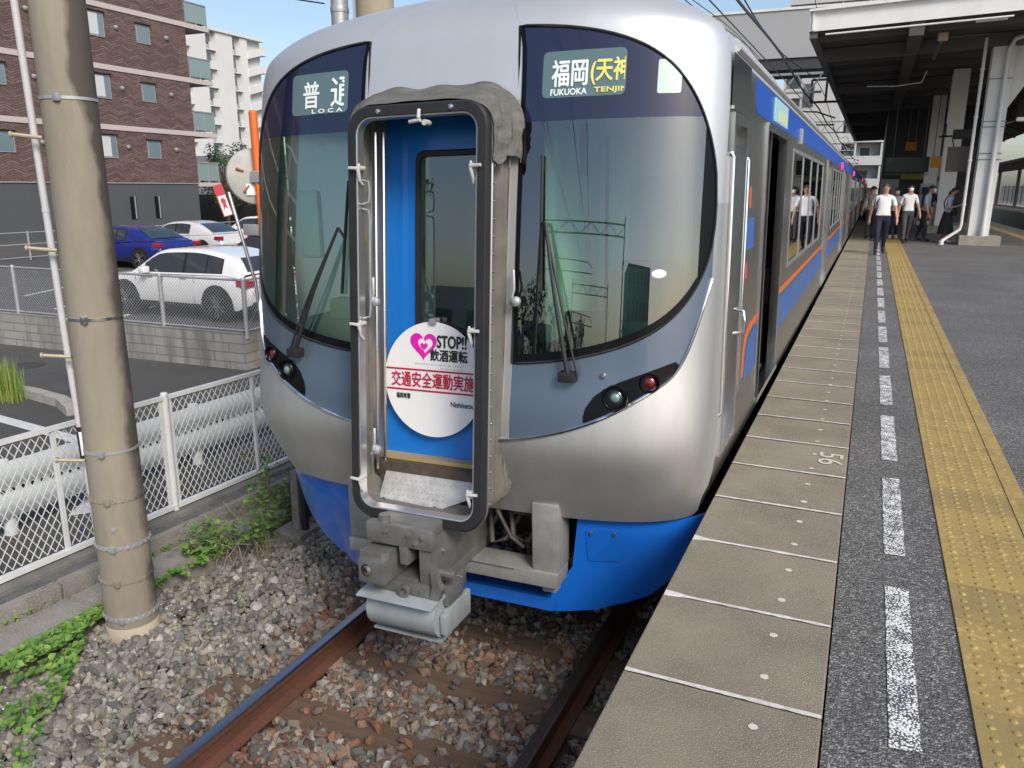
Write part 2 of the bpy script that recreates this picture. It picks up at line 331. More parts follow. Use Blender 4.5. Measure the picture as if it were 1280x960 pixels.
# ---- platform
def sheet(name, x0, x1, y0, y1, z, m, step=None):
    q = MB(); q.add([(x0, y0, z), (x1, y0, z), (x1, y1, z), (x0, y1, z)], [(0, 1, 2, 3)]); return tag(q.build(name, m), kind='structure')
PE, PI_, PY0, PY1 = -.615, .025, -6., 130.
PASPH = bpy.data.materials.new('platform_asphalt'); PASPH.use_nodes = True
n, l, p = nodes_of(PASPH); p.inputs['Roughness'].default_value = .75
tc = n.new('ShaderNodeTexCoord')
v1 = n.new('ShaderNodeTexVoronoi'); v1.inputs['Scale'].default_value = 125; l.new(tc.outputs['Object'], v1.inputs['Vector'])
sh = n.new('ShaderNodeSeparateColor'); l.new(v1.outputs['Color'], sh.inputs[0])
rp = n.new('ShaderNodeValToRGB'); e = rp.color_ramp.elements; e[0].position = 0; e[0].color = (.06, .059, .056, 1); e[1].position = 1; e[1].color = (.34, .335, .32, 1)
for pos, cv_ in ((.45, .105), (.75, .165), (.92, .235)): k = rp.color_ramp.elements.new(pos); k.color = (cv_, cv_*.965, cv_*.90, 1)
l.new(sh.outputs[0], rp.inputs[0])
nz = n.new('ShaderNodeTexNoise'); nz.inputs['Scale'].default_value = .9; nz.inputs['Detail'].default_value = 5; l.new(tc.outputs['Object'], nz.inputs['Vector'])
mr = n.new('ShaderNodeMapRange'); mr.inputs[1].default_value = .3; mr.inputs[2].default_value = .7; mr.inputs[3].default_value = .85; mr.inputs[4].default_value = 1.25; l.new(nz.outputs['Fac'], mr.inputs[0])
mx = n.new('ShaderNodeMix'); mx.data_type = 'RGBA'; mx.blend_type = 'MULTIPLY'; mx.inputs[0].default_value = 1; l.new(rp.outputs[0], mx.inputs[6]); l.new(mr.outputs[0], mx.inputs[7]); l.new(mx.outputs[2], p.inputs['Base Color'])
bp = n.new('ShaderNodeBump'); bp.inputs['Strength'].default_value = 1.; bp.inputs['Distance'].default_value = .006; bp.invert = True; l.new(v1.outputs['Distance'], bp.inputs['Height']); l.new(bp.outputs[0], p.inputs['Normal'])
q = MB(); q.add([(PI_, PY0, 0), (5.75, PY0, 0), (5.75, PY1, 0), (PI_, PY1, 0)], [(0, 1, 2, 3)])
q.add([(PE+.04, PY0, -1.34), (PE+.04, PY0, -.13), (PE+.04, PY1, -.13), (PE+.04, PY1, -1.34)], [(0, 1, 2, 3)], 1); q.add([(5.75, PY0, -1.34), (5.75, PY1, -1.34), (5.75, PY1, 0), (5.75, PY0, 0)], [(0, 1, 2, 3)], 1); q.add([(PE+.04, PY0, -1.34), (5.75, PY0, -1.34), (5.75, PY0, -.01), (PE+.04, PY0, -.01)], [(0, 1, 2, 3)], 1)
tag(q.build('platform', [PASPH, CONC]), kind='structure')
SLAB = mat('edge_slab_concrete', (.262, .228, .163), .85, var=(.178, .153, .11), vscale=1.7, bump=.6, bscale=190, var2=(.36, .335, .27), v2scale=190)
q = MB()
Y = PY0; k0 = math.floor((PY0-2.345)/.575); rg = random.Random(2)
while 2.345+.575*k0 < PY1:
    y0 = 2.345+.575*k0; k0 += 1; t = .004*(rg.random()-.5) if y0 < 30 else 0
    if y0 < 30: q.bbox(PE, PI_-.006, y0+.006, y0+.569, -.13, .004+t, .006)
    else: q.box(PE, PI_-.006, y0+.006, y0+.569, -.13, .004)
tag(q.build('platform_edge', SLAB), kind='structure')
q = MB(); JN = mat('joint_mortar_pale', (.72, .70, .65), .8, var=(.50, .48, .43), vscale=16)
for k in range(-10, 60):
    y0 = 2.345+.575*k; rg.seed(k)
    pts = [(PE+.004+(PI_-.012-PE)*i/24) for i in range(25)]; wd = [.0065+.005*rg.random() for _ in pts]
    if k in (1, 2): wd = [a_+.016*max(0, 1-i_/4.) for i_, a_ in enumerate(wd)]
    if y0 < 12:
        q.add([(x, y0+.003+wd[i]*s, .0075) for i, x in enumerate(pts) for s in (-1, 1)], [(2*i, 2*i+2, 2*i+3, 2*i+1) for i in range(24)])
    else: q.add([(PE, y0-.004, .008), (PI_, y0-.004, .008), (PI_, y0+.010, .008), (PE, y0+.010, .008)], [(0, 1, 2, 3)])
tag(q.build('slab_joint', JN), kind='structure')
q = MB()
for k in range(-12, 75):
    y0 = 2.213+.28*k; rg.seed(k*3+1); r_ = .013+.003*rg.random()
    q.add([(-.171+r_*math.cos(a)*(1+.15*rg.random()), y0+r_*math.sin(a)*(1+.2*rg.random()), .0078) for a in [2*math.pi*i/14 for i in range(14)]], [tuple(range(14))])
vs, fs = text_fit('56', 4.845, 5.075, -.145, -.005, -.005)
q.add([(v, 9.92-u, .0082) for u, v in vs], fs)
tag(q.build('platform_paint_mark', mat('slab_paint_white', (.66, .63, .55), .7, var=(.50, .47, .40), vscale=40)), kind='structure')
# dashed white line, worn through to the asphalt
WORN = bpy.data.materials.new('worn_white_line'); WORN.use_nodes = True; n, l, p = nodes_of(WORN); p.inputs['Roughness'].default_value = .7
tc = n.new('ShaderNodeTexCoord'); v1 = n.new('ShaderNodeTexVoronoi'); v1.inputs['Scale'].default_value = 120; l.new(tc.outputs['Object'], v1.inputs['Vector'])
nz = n.new('ShaderNodeTexNoise'); nz.inputs['Scale'].default_value = 14; nz.inputs['Detail'].default_value = 3; l.new(tc.outputs['Object'], nz.inputs['Vector'])
ad = n.new('ShaderNodeMath'); ad.operation = 'ADD'; l.new(v1.outputs['Distance'], ad.inputs[0]); l.new(nz.outputs['Fac'], ad.inputs[1])
rp = n.new('ShaderNodeValToRGB'); rp.color_ramp.elements[0].position = .985; rp.color_ramp.elements[0].color = (.80, .80, .78, 1); rp.color_ramp.elements[1].position = 1.0; rp.color_ramp.elements[1].color = (.10, .10, .10, 1)
l.new(ad.outputs[0], rp.inputs[0]); l.new(rp.outputs[0], p.inputs['Base Color'])
bp = n.new('ShaderNodeBump'); bp.inputs['Strength'].default_value = .8; bp.inputs['Distance'].default_value = .004; bp.invert = True; l.new(v1.outputs['Distance'], bp.inputs['Height']); l.new(bp.outputs[0], p.inputs['Normal'])
q = MB(); k = -3
while 2.29+1.40*k < 60:
    y0 = 2.29+1.40*k; k += 1
    rg.seed(k); n_ = 16; A = [(.205+.004*rg.random(), y0+1.07*i/n_) for i in range(n_+1)]; B = [(.293+.004*rg.random(), y0+.01*rg.random()+1.07*i/n_) for i in range(n_+1)]
    q.add([(x, y, .004) for x, y in A+B], [(i, n_+1+i, n_+2+i, i+1) for i in range(n_)])
tag(q.build('platform_dashed_line', WORN), kind='structure')
# yellow tactile paving with domes and the inner bar
TACT = mat('tactile_yellow', (.37, .265, .088), .65, var=(.30, .21, .072), vscale=3.5, bump=.2, bscale=60, var2=(.46, .34, .12), v2scale=35)
q = MB(); TX0_, TX1_ = .45, .90
for k in range(-10, 100):
    y0 = 2.30+.30*k
    rg.seed(k+77); mi_ = rg.choice((0, 0, 1, 2)); q.box(TX0_, TX1_, y0+.002, y0+.298, -.02, .007, mi_)
    if y0 > 40: continue
    q.box(TX1_-.085, TX1_-.050, y0+.006, y0+.294, .006, .012)
    if 1.5 < y0 < 22:
        for i in range(5):
            for j in range(5):
                cx, cy = TX0_+.045+.066*i, y0+.03+.06*j
                if (i+j) % 1 == 0:
                    N_ = 10 if y0 < 8 else 6
                    q.lathe((cx, cy, .0065), (0, 0, 1), [(0, .0125), (.0035, .0105), (.005, .006), (.0052, 0)], N_)
tag(q.build('tactile_paving', [TACT, mat('tactile_yellow_worn', (.33, .235, .085), .65, var=(.26, .185, .072), vscale=4, bump=.2, bscale=60), mat('tactile_yellow_fresh', (.40, .285, .088), .6, var=(.33, .235, .08), vscale=3, bump=.2, bscale=60)], smooth=0), kind='structure')
q = MB(); q.box(4.66, 5.02, -6, 120, -.02, .008); tag(q.build('tactile_paving', TACT), kind='structure')
# ================================================================== TRAIN
# local frame: d across (+ = platform side), y along, z up from the platform level; body canted a little
TX, RHO, PSI, TP, TD = -1.998, .023, .016, 3.753, .362
BZ_ = [-.10, .08, .355, .743, 1.5, 2.2, 2.33, 2.45, 2.55, 2.62, 2.67]
BY_ = [3.63, 3.551, 3.464, 3.52, 3.606, 3.712, 3.735, 3.81, 4.0, 4.22, 4.55]
WZ_ = [-.10, .1, .4, 1.5, 1.9, 2.1, 2.2, 2.3, 2.4, 2.5, 2.57, 2.63, 2.67]
WW_ = [1.30, 1.35, 1.37, 1.37, 1.368, 1.362, 1.355, 1.325, 1.205, .985, .787, .519, .2]
def smooth_interp(z, X, Y):
    k = max(0, min(len(X)-2, int(np.searchsorted(X, z))-1)); h = X[k+1]-X[k]; t = min(1, max(0, (z-X[k])/h))
    def m(i):
        if i == 0: return (Y[1]-Y[0])/(X[1]-X[0])
        if i == len(X)-1: return (Y[-1]-Y[-2])/(X[-1]-X[-2])
        a = (Y[i]-Y[i-1])/(X[i]-X[i-1]); b = (Y[i+1]-Y[i])/(X[i+1]-X[i])
        return 0 if a*b <= 0 else 2*a*b/(a+b)
    return (2*t**3-3*t*t+1)*Y[k]+(t**3-2*t*t+t)*h*m(k)+(-2*t**3+3*t*t)*Y[k+1]+(t**3-t*t)*h*m(k+1)
def Wd(z): return smooth_interp(z, WZ_, WW_)
def Sy(d, z, off=0., w=None):
    w = Wd(z) if w is None else w; t = min(abs(d)/w, 1)
    return smooth_interp(z, BZ_, BY_)+off+TD*(1-math.sqrt(max(0, 1-t**TP)))+PSI*d
def L(d, y, z): return (d, y, z-.3)
def Pt(t, z, off=0.):                    # t = d / half width
    w = Wd(z); return L(t*w, Sy(t*w, z, off, w), z)
def Ps(d, z, off=0.): return L(d, Sy(d, z, off), z)
T_IN, T_OUT = .325, .985
def zlip(t):
    d = 1.37*abs(t); z = .324+.152*d*d+.066*d**4; return z+(1.15-z)*min(1, max(0, (abs(t)-.86)/.125))**3
def zbot(t):
    d = 1.37*abs(t); z = .723+.062*d*d+.061*d**4; return 1.40-(1.40-z)*math.sqrt(max(0, 1-(abs(t)/T_OUT)**16))
def ztop(t):
    d = 1.37*abs(t); z = 2.347-.022*d*d-.09*d**4; return 1.5+(z-1.5)*math.sqrt(max(0, 1-(abs(t)/T_OUT)**14))
ZNAVY = 1.893
train = empty('commuter_train', (TX, 0, .3)); train.rotation_euler = (0, -RHO, 0)
tag(train, 'leading silver train car with a blue skirt, slate nose panels and a blue end door', 'train')
def tspan(t0, t1, n):                    # denser towards the corner
    a, b = math.asin(t0), math.asin(t1); return [math.sin(a+(b-a)*i/n) for i in range(n+1)]
def strip(mb, s, ts, z0, z1, nz, off=0., mi=0):
    P = []
    for t in ts:
        a, b = z0(t), z1(t); P.append([Pt(s*t, a+(b-a)*j/nz, off) for j in range(nz+1)])
    mb.grid(P, mi, flip=(s > 0))
TS = tspan(T_IN, T_OUT, 40)
# ---- body shell: front skin, sides with openings, roof
YEND = 22.6
body = MB()
for s in (1, -1):
    strip(body, s, TS, lambda t: -.10, zlip, 14)
    strip(body, s, TS, ztop, lambda t: 2.67, 24, 0., 2)
    for z0, z1, n in ((-.10, 1.15, 12), (1.15, 1.40, 3), (1.40, 1.5, 2), (1.5, 2.67, 24)):
        strip(body, s, tspan(T_OUT, 1., 8), lambda t, a=z0: a, lambda t, a=z1: a, n, 0., 2 if z0 >= 1.5 else 0)
    # jamb strip between window and gangway door
    strip(body, s, [.282+(T_IN-.282)*i/4 for i in range(5)], lambda t: -.10, lambda t: 2.0, 30)
CT = [-T_IN+2*T_IN*i/16 for i in range(17)]
body.grid([[Pt(t*1.03, 2.0+.67*j/40, .0015) for j in range(41)] for t in CT], 2)
body.grid([[Pt(t, -.10+.22*j/4) for j in range(5)] for t in CT if abs(t) <= .29])
CABD = (4.14, 4.62); DOORS = [(5.52, 6.72), (12.9, 14.1), (20.0, 21.2)]; WINS = [(7.45, 11.9), (14.9, 19.2)]
ZS = [-.10, .0, .1, .17, .3, .45, .7, .92, 1.2, 1.5, 1.72, 1.88, 1.93, 2.0, 2.1, 2.2, 2.26, 2.3, 2.35, 2.4, 2.45, 2.5, 2.54, 2.57, 2.6, 2.63, 2.65, 2.67]
YS = sorted(set([YEND]+[v for p in [CABD, (4.95, 5.0)]+DOORS+WINS for v in p]))
for s in (1, -1):
    for j in range(len(ZS)-1):
        za, zb = ZS[j], ZS[j+1]; zm = (za+zb)/2
        ya, yb = Sy(s*Wd(za), za), Sy(s*Wd(zb), zb)
        seg = [(ya, yb)]+[(y, y) for y in YS if y > max(ya, yb)]
        for (p0, p1), (q0, q1) in zip(seg[:-1], seg[1:]):
            ym = (p0+q0)/2; hole = False
            if s < 0 and CABD[0] < ym < 4.95 and .7 < zm < 1.93: hole = True  # cab side opening enlarged to let more daylight in
            if s > 0:
                for a, b in [CABD]+DOORS:
                    if a < ym < b and .17 < zm < 1.93: hole = True
                for a, b in WINS:
                    if a < ym < b and .92 < zm < 1.88: hole = True
            if hole: continue
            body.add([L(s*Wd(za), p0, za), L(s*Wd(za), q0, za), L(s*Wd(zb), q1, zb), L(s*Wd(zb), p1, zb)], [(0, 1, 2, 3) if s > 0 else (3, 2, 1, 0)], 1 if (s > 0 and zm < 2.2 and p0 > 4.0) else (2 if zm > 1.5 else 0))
yt = Sy(0, 2.67); body.add([L(-.2, Sy(-.2, 2.67), 2.67), L(.2, Sy(.2, 2.67), 2.67), L(.2, YEND, 2.67), L(-.2, YEND, 2.67)], [(0, 1, 2, 3)])
body.add([L(s*Wd(z), YEND, z) for s, z in [(1, z) for z in ZS]+[(-1, z) for z in ZS[::-1]]], [tuple(range(2*len(ZS)))])
# gutter along the roof edge
for s in (1, -1): body.tube([L(s*1.352, 4.3, 2.245), L(s*1.352, YEND, 2.245)], .018, 6)
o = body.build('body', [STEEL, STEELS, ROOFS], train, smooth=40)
# weld so that smooth shading runs across strips
bm = bmesh.new(); bm.from_mesh(o.data); bmesh.ops.remove_doubles(bm, verts=bm.verts, dist=.0006); bm.to_mesh(o.data); bm.free()
o.data.polygons.foreach_set('use_smooth', [True]*len(o.data.polygons)); o.data.set_sharp_from_angle(angle=R(40))
# ---- slate blue nose panels, trim line, windscreens
for s in (1, -1):
    p = MB(); strip(p, s, TS, zlip, zbot, 8); p.build('nose_panel', SLATE, train, smooth=50)
    p = MB(); p.tube([Pt(s*t, zlip(t), -.004) for t in tspan(.285, T_OUT, 44)], .009, 6); p.build('trim_line', CHROME, train, smooth=60)
    w_ = MB(); tg = tspan(T_IN, .945, 34)
    strip(w_, s, tg, zbot, lambda t: min(ZNAVY, ztop(t)), 16); ws = w_.build('windscreen', GLASS, train, smooth=60)
    h_ = MB(); strip(h_, s, [t for t in tspan(T_IN, T_OUT, 44)], lambda t: min(ZNAVY, ztop(t)), ztop, 6); h_.build('header_band', NAVYG, ws, smooth=60)
    k_ = MB(); strip(k_, s, tspan(.945, T_OUT, 10), zbot, lambda t: min(ZNAVY, ztop(t)), 16)
    # dark printed border along the foot and inner edge of the pane
    strip(k_, s, tg, zbot, lambda t: zbot(t)+.045, 2, -.0025); strip(k_, s, [T_IN, T_IN+.008, T_IN+.016], zbot, lambda t: ztop(t), 16, -.003)
    k_.build('pane_border', BLACKG, ws, smooth=60)
    r_ = MB(); loop = [Pt(s*t, zbot(t), -.003) for t in TS]+[Pt(s*t, ztop(t), -.003) for t in TS[::-1]]
    r_.tube(loop, .007, 6, closed=True); r_.build('window_seal', RUBBER, ws, smooth=60)
def patch(mb, poly, off, c=None, mi=0, rings=6, rim=True):
    """star-shaped polygon in (d, z) laid on the nose surface"""
    k = len(poly); cx = sum(p[0] for p in poly)/k if c is None else c[0]; cz = sum(p[1] for p in poly)/k if c is None else c[1]
    P = [[Ps(cx+(p[0]-cx)*(q/rings), cz+(p[1]-cz)*(q/rings), off) for p in poly+[poly[0]]] for q in range(rings+1)]
    if rim: P.append([Ps(p[0], p[1], .01) for p in poly+[poly[0]]])
    mb.grid(P, mi)
def dense(poly, n=4):
    out = []
    for a, b in zip(poly, poly[1:]+poly[:1]): out += [(a[0]+(b[0]-a[0])*i/n, a[1]+(b[1]-a[1])*i/n) for i in range(n)]
    return out
def surf_text(mb, geo, off, mi=0, b=.0022):
    vs, fs = geo      # heavier stroke: shifted layers, each a hair in front of the last
    for k, (dx, dz) in enumerate(((0, 0), (b, 0), (-b, 0), (0, b), (0, -b))): mb.add([Ps(x+dx, y+dz, off-.0004*k) for x, y in vs], fs, mi)
SIGNBG = mat('rollsign_blind', (.075, .12, .13), .25, emit=.35)
SIGNW = mat('rollsign_white', (.62, .67, .65), .4, emit=.24)
SIGNY = mat('rollsign_yellow', (.60, .56, .14), .4, emit=.24)
wsr, wsl = [c for c in train.children if c.name.startswith('windscreen')]
sg = MB(); patch(sg, dense(rrect(.548, .942, 1.997, 2.207, .025, 3), 2), -.003, rim=False)
surf_text(sg, text_fit('福岡', .595, .765, 2.047, 2.165), -.006, 1)
surf_text(sg, text_fit('(天神', .782, .958, 2.047, 2.165, clip=.936), -.006, 2)
surf_text(sg, text_fit('FUKUOKA', .592, .765, 2.007, 2.035), -.006, 1, .001)
surf_text(sg, text_fit('TENJIN', .800, .955, 2.007, 2.035, clip=.936), -.006, 2, .001)
sg.build('destination_sign', [SIGNBG, SIGNW, SIGNY], wsr)
sg = MB(); patch(sg, dense(rrect(1.081, 1.182, 1.997, 2.147, .008, 2), 2), -.003, rim=False); sg.build('number_box', mat('number_blind', (.42, .50, .46), .3, emit=.25), wsr)
sg = MB(); patch(sg, dense(rrect(-.944, -.549, 1.995, 2.208, .025, 3), 2), -.003, rim=False)
surf_text(sg, text_fit('普', -.855, -.742, 2.028, 2.165), -.006, 1)
surf_text(sg, text_fit('通', -.66, -.50, 2.028, 2.175, clip=-.575), -.006, 1)
surf_text(sg, text_fit('L O C A L', -.79, -.535, 2.000, 2.020, clip=-.565), -.006, 1, .0009)
sg.build('destination_sign', [SIGNBG, SIGNW], wsl)
st = MB(); patch(st, disc(1.135, 1.184, .032, .02, 20), -.002, rim=False); st.build('oval_sticker', WHITEP, wsr)
# ---- headlight clusters
LH = [(.826, .464), (.822, .50), (.832, .545), (.868, .60), (.913, .637), (.99, .675), (1.074, .708), (1.16, .742), (1.227, .768), (1.238, .755), (1.236, .73), (1.224, .692), (1.184, .628), (1.12, .58), (1.047, .542), (.93, .50)]
for s in (1, -1):
    h = MB(); patch(h, dense([(s*a, max(b, zlip(a/1.37)+.012)) for a, b in LH], 3), -.005, c=(s*1.03, .64)); ho = h.build('headlight', BLACKG, train, smooth=45)
    for nm, d, z, r, mt in (('lamp', .971, .600, .041, None), ('tail_lamp', 1.122, .672, .033, REDL)):
        q = MB(); c = Vector(Ps(s*d, z, -.008)); a = Vector(Ps(s*(d+.05), z, -.008))-Vector(Ps(s*(d-.05), z, -.008)); b = Vector(Ps(s*d, z+.05, -.008))-Vector(Ps(s*d, z-.05, -.008))
        nrm = a.cross(b).normalized(); nrm = nrm if nrm.y < 0 else -nrm; nrm = (nrm+Vector((0, -.8, 0))).normalized()
        q.lathe(c, nrm, [(-.03, r*1.55), (.010, r*1.5), (.016, r*1.36), (.012, r*1.22), (-.01, r*1.12)], 28, 0)
        q.lathe(c, nrm, [(-.012, r*1.15), (-.008, r), (.000, r*.8), (.005, r*.45), (.007, 0)], 28, 1)
        if nm == 'lamp': q.lathe(c, nrm, [(.003, r*.55), (.009, r*.4), (.0105, 0)], 20, 2)
        q.build(nm, [BLACKG, mt or mat('lamp_glass', (.07, .085, .085), .08, .6), mat('lamp_core', (.20, .32, .29), .12, .3)], ho, smooth=50)
    b_ = MB(); c = Vector(Ps(s*.906, .70)); b_.lathe(c+Vector((0, .02, 0)), (0, -1, .05), [(0, .014), (.03, .014), (.036, .009), (.036, 0)], 14)
    if s < 0: b_.cyl(c+Vector((0, -.01, 0)), c+Vector((-.03, -.05, 0)), .006, 8)
    b_.build('washer_nozzle', CHROME, train, smooth=40)
# ---- wipers
def wiper(s, base, tip, btop, bbot):
    wp = MB(); n = 10
    A = [(base[0]+(tip[0]-base[0])*i/n, base[1]+(tip[1]-base[1])*i/n) for i in range(n+1)]
    wp.tube([Ps(d, z, -.045-.02*math.sin(math.pi*i/n)) for i, (d, z) in enumerate(A)], [.013-.005*i/n for i in range(n+1)], 6)
    wp.tube([Ps(d+.045*s*(1-i/n), z, -.04-.02*math.sin(math.pi*i/n)) for i, (d, z) in enumerate(A)], .006, 6)
    c = Vector(Ps(*base, 0)); wp.bbox(c.x-.05, c.x+.035, c.y-.06, c.y+.03, c.z-.03, c.z+.02, .008)
    B = [(btop[0]+(bbot[0]-btop[0])*i/n, btop[1]+(bbot[1]-btop[1])*i/n) for i in range(n+1)]
    wo = wp.build('wiper', RUBBER, train, smooth=50)
    bl = MB(); bl.tube([Ps(d, z, -.02) for d, z in B], .007, 6); bl.tube([Ps(d, z, -.008) for d, z in B], .004, 5)
    bl.bar(Ps(*A[-1], -.045), Ps((btop[0]+bbot[0])/2, (btop[1]+bbot[1])/2, -.022), .014); bl.build('wiper_blade', RUBBER, wo)
wiper(1, (.75, .70), (.612, 1.42), (.572, 1.735), (.59, 1.10))
wiper(-1, (-.877, .715), (-.565, 1.40), (-.52, 1.64), (-.56, 1.05))
# ---- cab inside
def lean(z): return .085*z
yb = 5.0
c_ = MB()
c_.add([L(-1.3, yb, .15), L(-.36, yb, .15), L(-.36, yb, 2.05), L(-1.3, yb, 2.05)], [(3, 2, 1, 0)]); c_.add([L(.36, yb, .15), L(1.3, yb, .15), L(1.3, yb, 2.05), L(.36, yb, 2.05)], [(3, 2, 1, 0)])
c_.add([L(-1.30, 4.05, .15), L(-1.30, yb, .15), L(-1.30, yb, .68), L(-1.30, 4.05, .68)], [(0, 1, 2, 3)]); c_.add([L(-1.30, 4.05, 1.95), L(-1.30, yb, 1.95), L(-1.30, yb, 2.05), L(-1.30, 4.05, 2.05)], [(0, 1, 2, 3)]); c_.add([L(1.28, 4.65, .15), L(1.28, yb, .15), L(1.28, yb, 2.05), L(1.28, 4.65, 2.05)], [(0, 1, 2, 3)])
c_.box(-.42, -.36, 4.2, yb, -.15, 1.75); c_.box(.36, .42, 4.2, yb, -.15, 1.75)
c_.add([L(a, b, 2.06) for a, b in ((-1.0, 3.88), (1.0, 3.88), (1.26, 4.15), (1.26, yb), (-1.26, yb), (-1.26, 4.15))], [tuple(range(6))])
c_.add([L(a, b, .14) for a, b in ((-1.0, 3.75), (1.0, 3.75), (1.26, 4.1), (1.26, yb), (-1.26, yb), (-1.26, 4.1))], [tuple(range(6))], 1)
c_.box(-1.05, -.46, 3.78, 4.15, .40, .56, 2); c_.box(.46, 1.0, 3.78, 4.1, -.1, .42, 1)
c_.box(-1.1, -.5, 4.98, 4.995, .75, 1.42, 3); c_.box(.62, .92, 4.98, 4.995, .75, 1.35, 3); c_.box(1.0, 1.03, 4.95, 4.99, -.1, 1.7, 0)
c_.bbox(-.85, -.6, 3.8, 3.92, .56, .68, .01, 2); c_.bbox(.70, .95, 4.35, 4.5, .2, .85, .03, 1)
c_.bbox(-1.15, -1.0, 3.95, 4.0, .9, 1.3, .02, 0)
c_.build('cab_interior', [CABGREEN, mat('cab_floor_dark', (.13, .15, .14), .7), mat('desk_mint', (.42, .56, .50), .5), mat('cab_rear_window', (.34, .46, .42), .15)], train)
ds = MB(); ds.bbox(.52, 1.08, 3.80, 4.16, .05, .50, .03, 0); ds.bbox(.60, .82, 3.86, 3.92, .50, .66, .01, 0); ds.bbox(.88, 1.04, 3.88, 3.93, .50, .62, .01, 0); ds.box(.615, .805, 3.915, 3.925, .515, .645, 1)
ds.tube([L(.70, 4.05, .80), L(.70, 4.06, .92), L(.78, 4.06, .93)], .012, 6, 0); ds.tube([L(.95, 4.05, .80), L(.95, 4.05, .90)], .02, 8, 0); ds.bbox(.62, .98, 4.42, 4.86, .22, .32, .03, 0); ds.bbox(.62, .98, 4.80, 4.88, .32, .85, .03, 0); ds.cyl(L(.8, 4.64, .2), L(.8, 4.64, .52), .04, 10)
ds.tube([L(.50, 4.9, .2), L(.50, 4.9, 1.9)], .012, 6, 0); ds.bbox(.56, .60, 4.2, 4.24, 1.35, 1.62, .005, 0)
ds.build('driver_console', [mat('console_dark', (.045, .055, .052), .5), mat('console_screen', (.05, .09, .09), .1)], train, smooth=40)
FILLSHEET = bpy.data.materials.new('pale_green_fill_sheet'); FILLSHEET.use_nodes = True; n, l, p = nodes_of(FILLSHEET); n.remove(p); tb = n.new('ShaderNodeBsdfTranslucent'); tb.inputs[0].default_value = (.78, .92, .82, 1); db = n.new('ShaderNodeBsdfDiffuse'); db.inputs[0].default_value = (.72, .84, .76, 1); mb_ = n.new('ShaderNodeMixShader'); mb_.inputs[0].default_value = .3; l.new(tb.outputs[0], mb_.inputs[1]); l.new(db.outputs[0], mb_.inputs[2]); l.new(mb_.outputs[0], n['Material Output'].inputs[0])  # translucent sheet added across the side opening to brighten the cab
q = MB(); q.grid([[L(-1.325+.006*math.sin(i*1.3), 4.10+.88*i/24, z) for z in (.68, 1.95)] for i in range(25)]); q.build('cab_fill_sheet', FILLSHEET, train, smooth=60)
po = MB(); po.box(-.86, -.68, 4.955, 4.965, 1.02, 1.36, 0); po.box(-.84, -.70, 4.951, 4.957, 1.08, 1.22, 1); po.box(-.86, -.69, 4.951, 4.957, 1.29, 1.33, 2)
po.build('cab_notice', [mat('notice_paper', (.55, .70, .66), .6), mat('notice_blue', (.05, .22, .42), .5), mat('notice_green', (.22, .50, .42), .5)], train)
# ---- gangway door in the middle
def DP(d, z, off=0.): return L(d, 3.615+lean(z)+off, z)
gd = MB()
OW = rrect(-.195, .315, .83, 1.785, .05, 4)
def frame_grid(mb, outer, inner, fn, mi=0):
    """ring between two rounded outlines with the same point count"""
    mb.grid([[fn(*p) for p in outer+[outer[0]]], [fn(*p) for p in inner+[inner[0]]]], mi)
OD = [(max(-.385, min(.385, x)), z) for x, z in rrect(-.385, .385, .14, 2.0, .002, 4)]
frame_grid(gd, OD, OW, lambda d, z: DP(d, z), 0)
frame_grid(gd, OW, [(x, z) for x, z in OW], lambda d, z: DP(d, z), 0)
gdo = gd.build('end_door', DOORBLUE, train)
gw = MB(); inn = rrect(-.170, .290, .855, 1.76, .035, 4); ow2 = rrect(-.199, .319, .826, 1.789, .05, 4)
gw.grid([[DP(*p, -.003) for p in ow2+[ow2[0]]], [DP(*p, -.014) for p in rrect(-.192, .312, .833, 1.782, .045, 4)+[rrect(-.192, .312, .833, 1.782, .045, 4)[0]]], [DP(*p, -.014) for p in inn+[inn[0]]], [DP(*p, .01) for p in inn+[inn[0]]]], 0)
gwo = gw.build('door_window_seal', RUBBER, gdo)
gl = MB(); gl.add([DP(*p, .008) for p in inn], [tuple(range(len(inn)))]); gl.build('door_window', glass_mat('end_door_glass', (.45, .52, .50), 1.6, 0, .08), gdo)
si = MB(); si.box(-.385, .385, 3.56, 3.625, .135-.3, .158-.3, 0); si.box(-.40, .40, 3.50, 3.57, .06-.3, .137-.3, 1); si.build('door_sill', [mat('brass_sill', (.50, .38, .18), .5, .3), mat('rusty_threshold', (.13, .10, .075), .7, .3, var=(.07, .05, .04), vscale=12)], train)
jb = MB()
for s in (1, -1):
    P = []
    for z in [.06+1.95*i/12 for i in range(13)]: P.append([L(s*.405, Sy(.405, z)+.006, z), L(s*.403, Sy(.405, z)-.006, z), L(s*.392, 3.49+lean(z), z), L(s*.386, 3.63+lean(z), z)])
    jb.grid(P, 0)
jb.build('door_jamb', DIRTYALU, train, smooth=30)
# ---- gangway bellows (canvas) and end frame
def GP(d, z, off=0.): return L(d, 3.275+lean(z)+off, z)
rg = random.Random(5)
bl = MB(); P = []
for k in range(19):
    u = k/18; ins = .012 if k % 2 else .0
    base_ = rrect(-.362-.055*u+ins, .362+.055*u-ins, -.055+.04*u+ins, 1.965+.09*u-ins, .11, 6)
    dn = dense(base_, 3); row = []
    for i, (d, z) in enumerate(dn):
        n_ = .008*math.sin(i*.9+k*1.7)+.006*math.sin(i*.37-k*2.3)
        row.append(GP(d*(1+n_), z+n_*.7, .035+.235*u))
    P.append(row+[row[0]])
bl.grid(P); belo = bl.build('gangway_bellows', CANVAS, train, smooth=60)
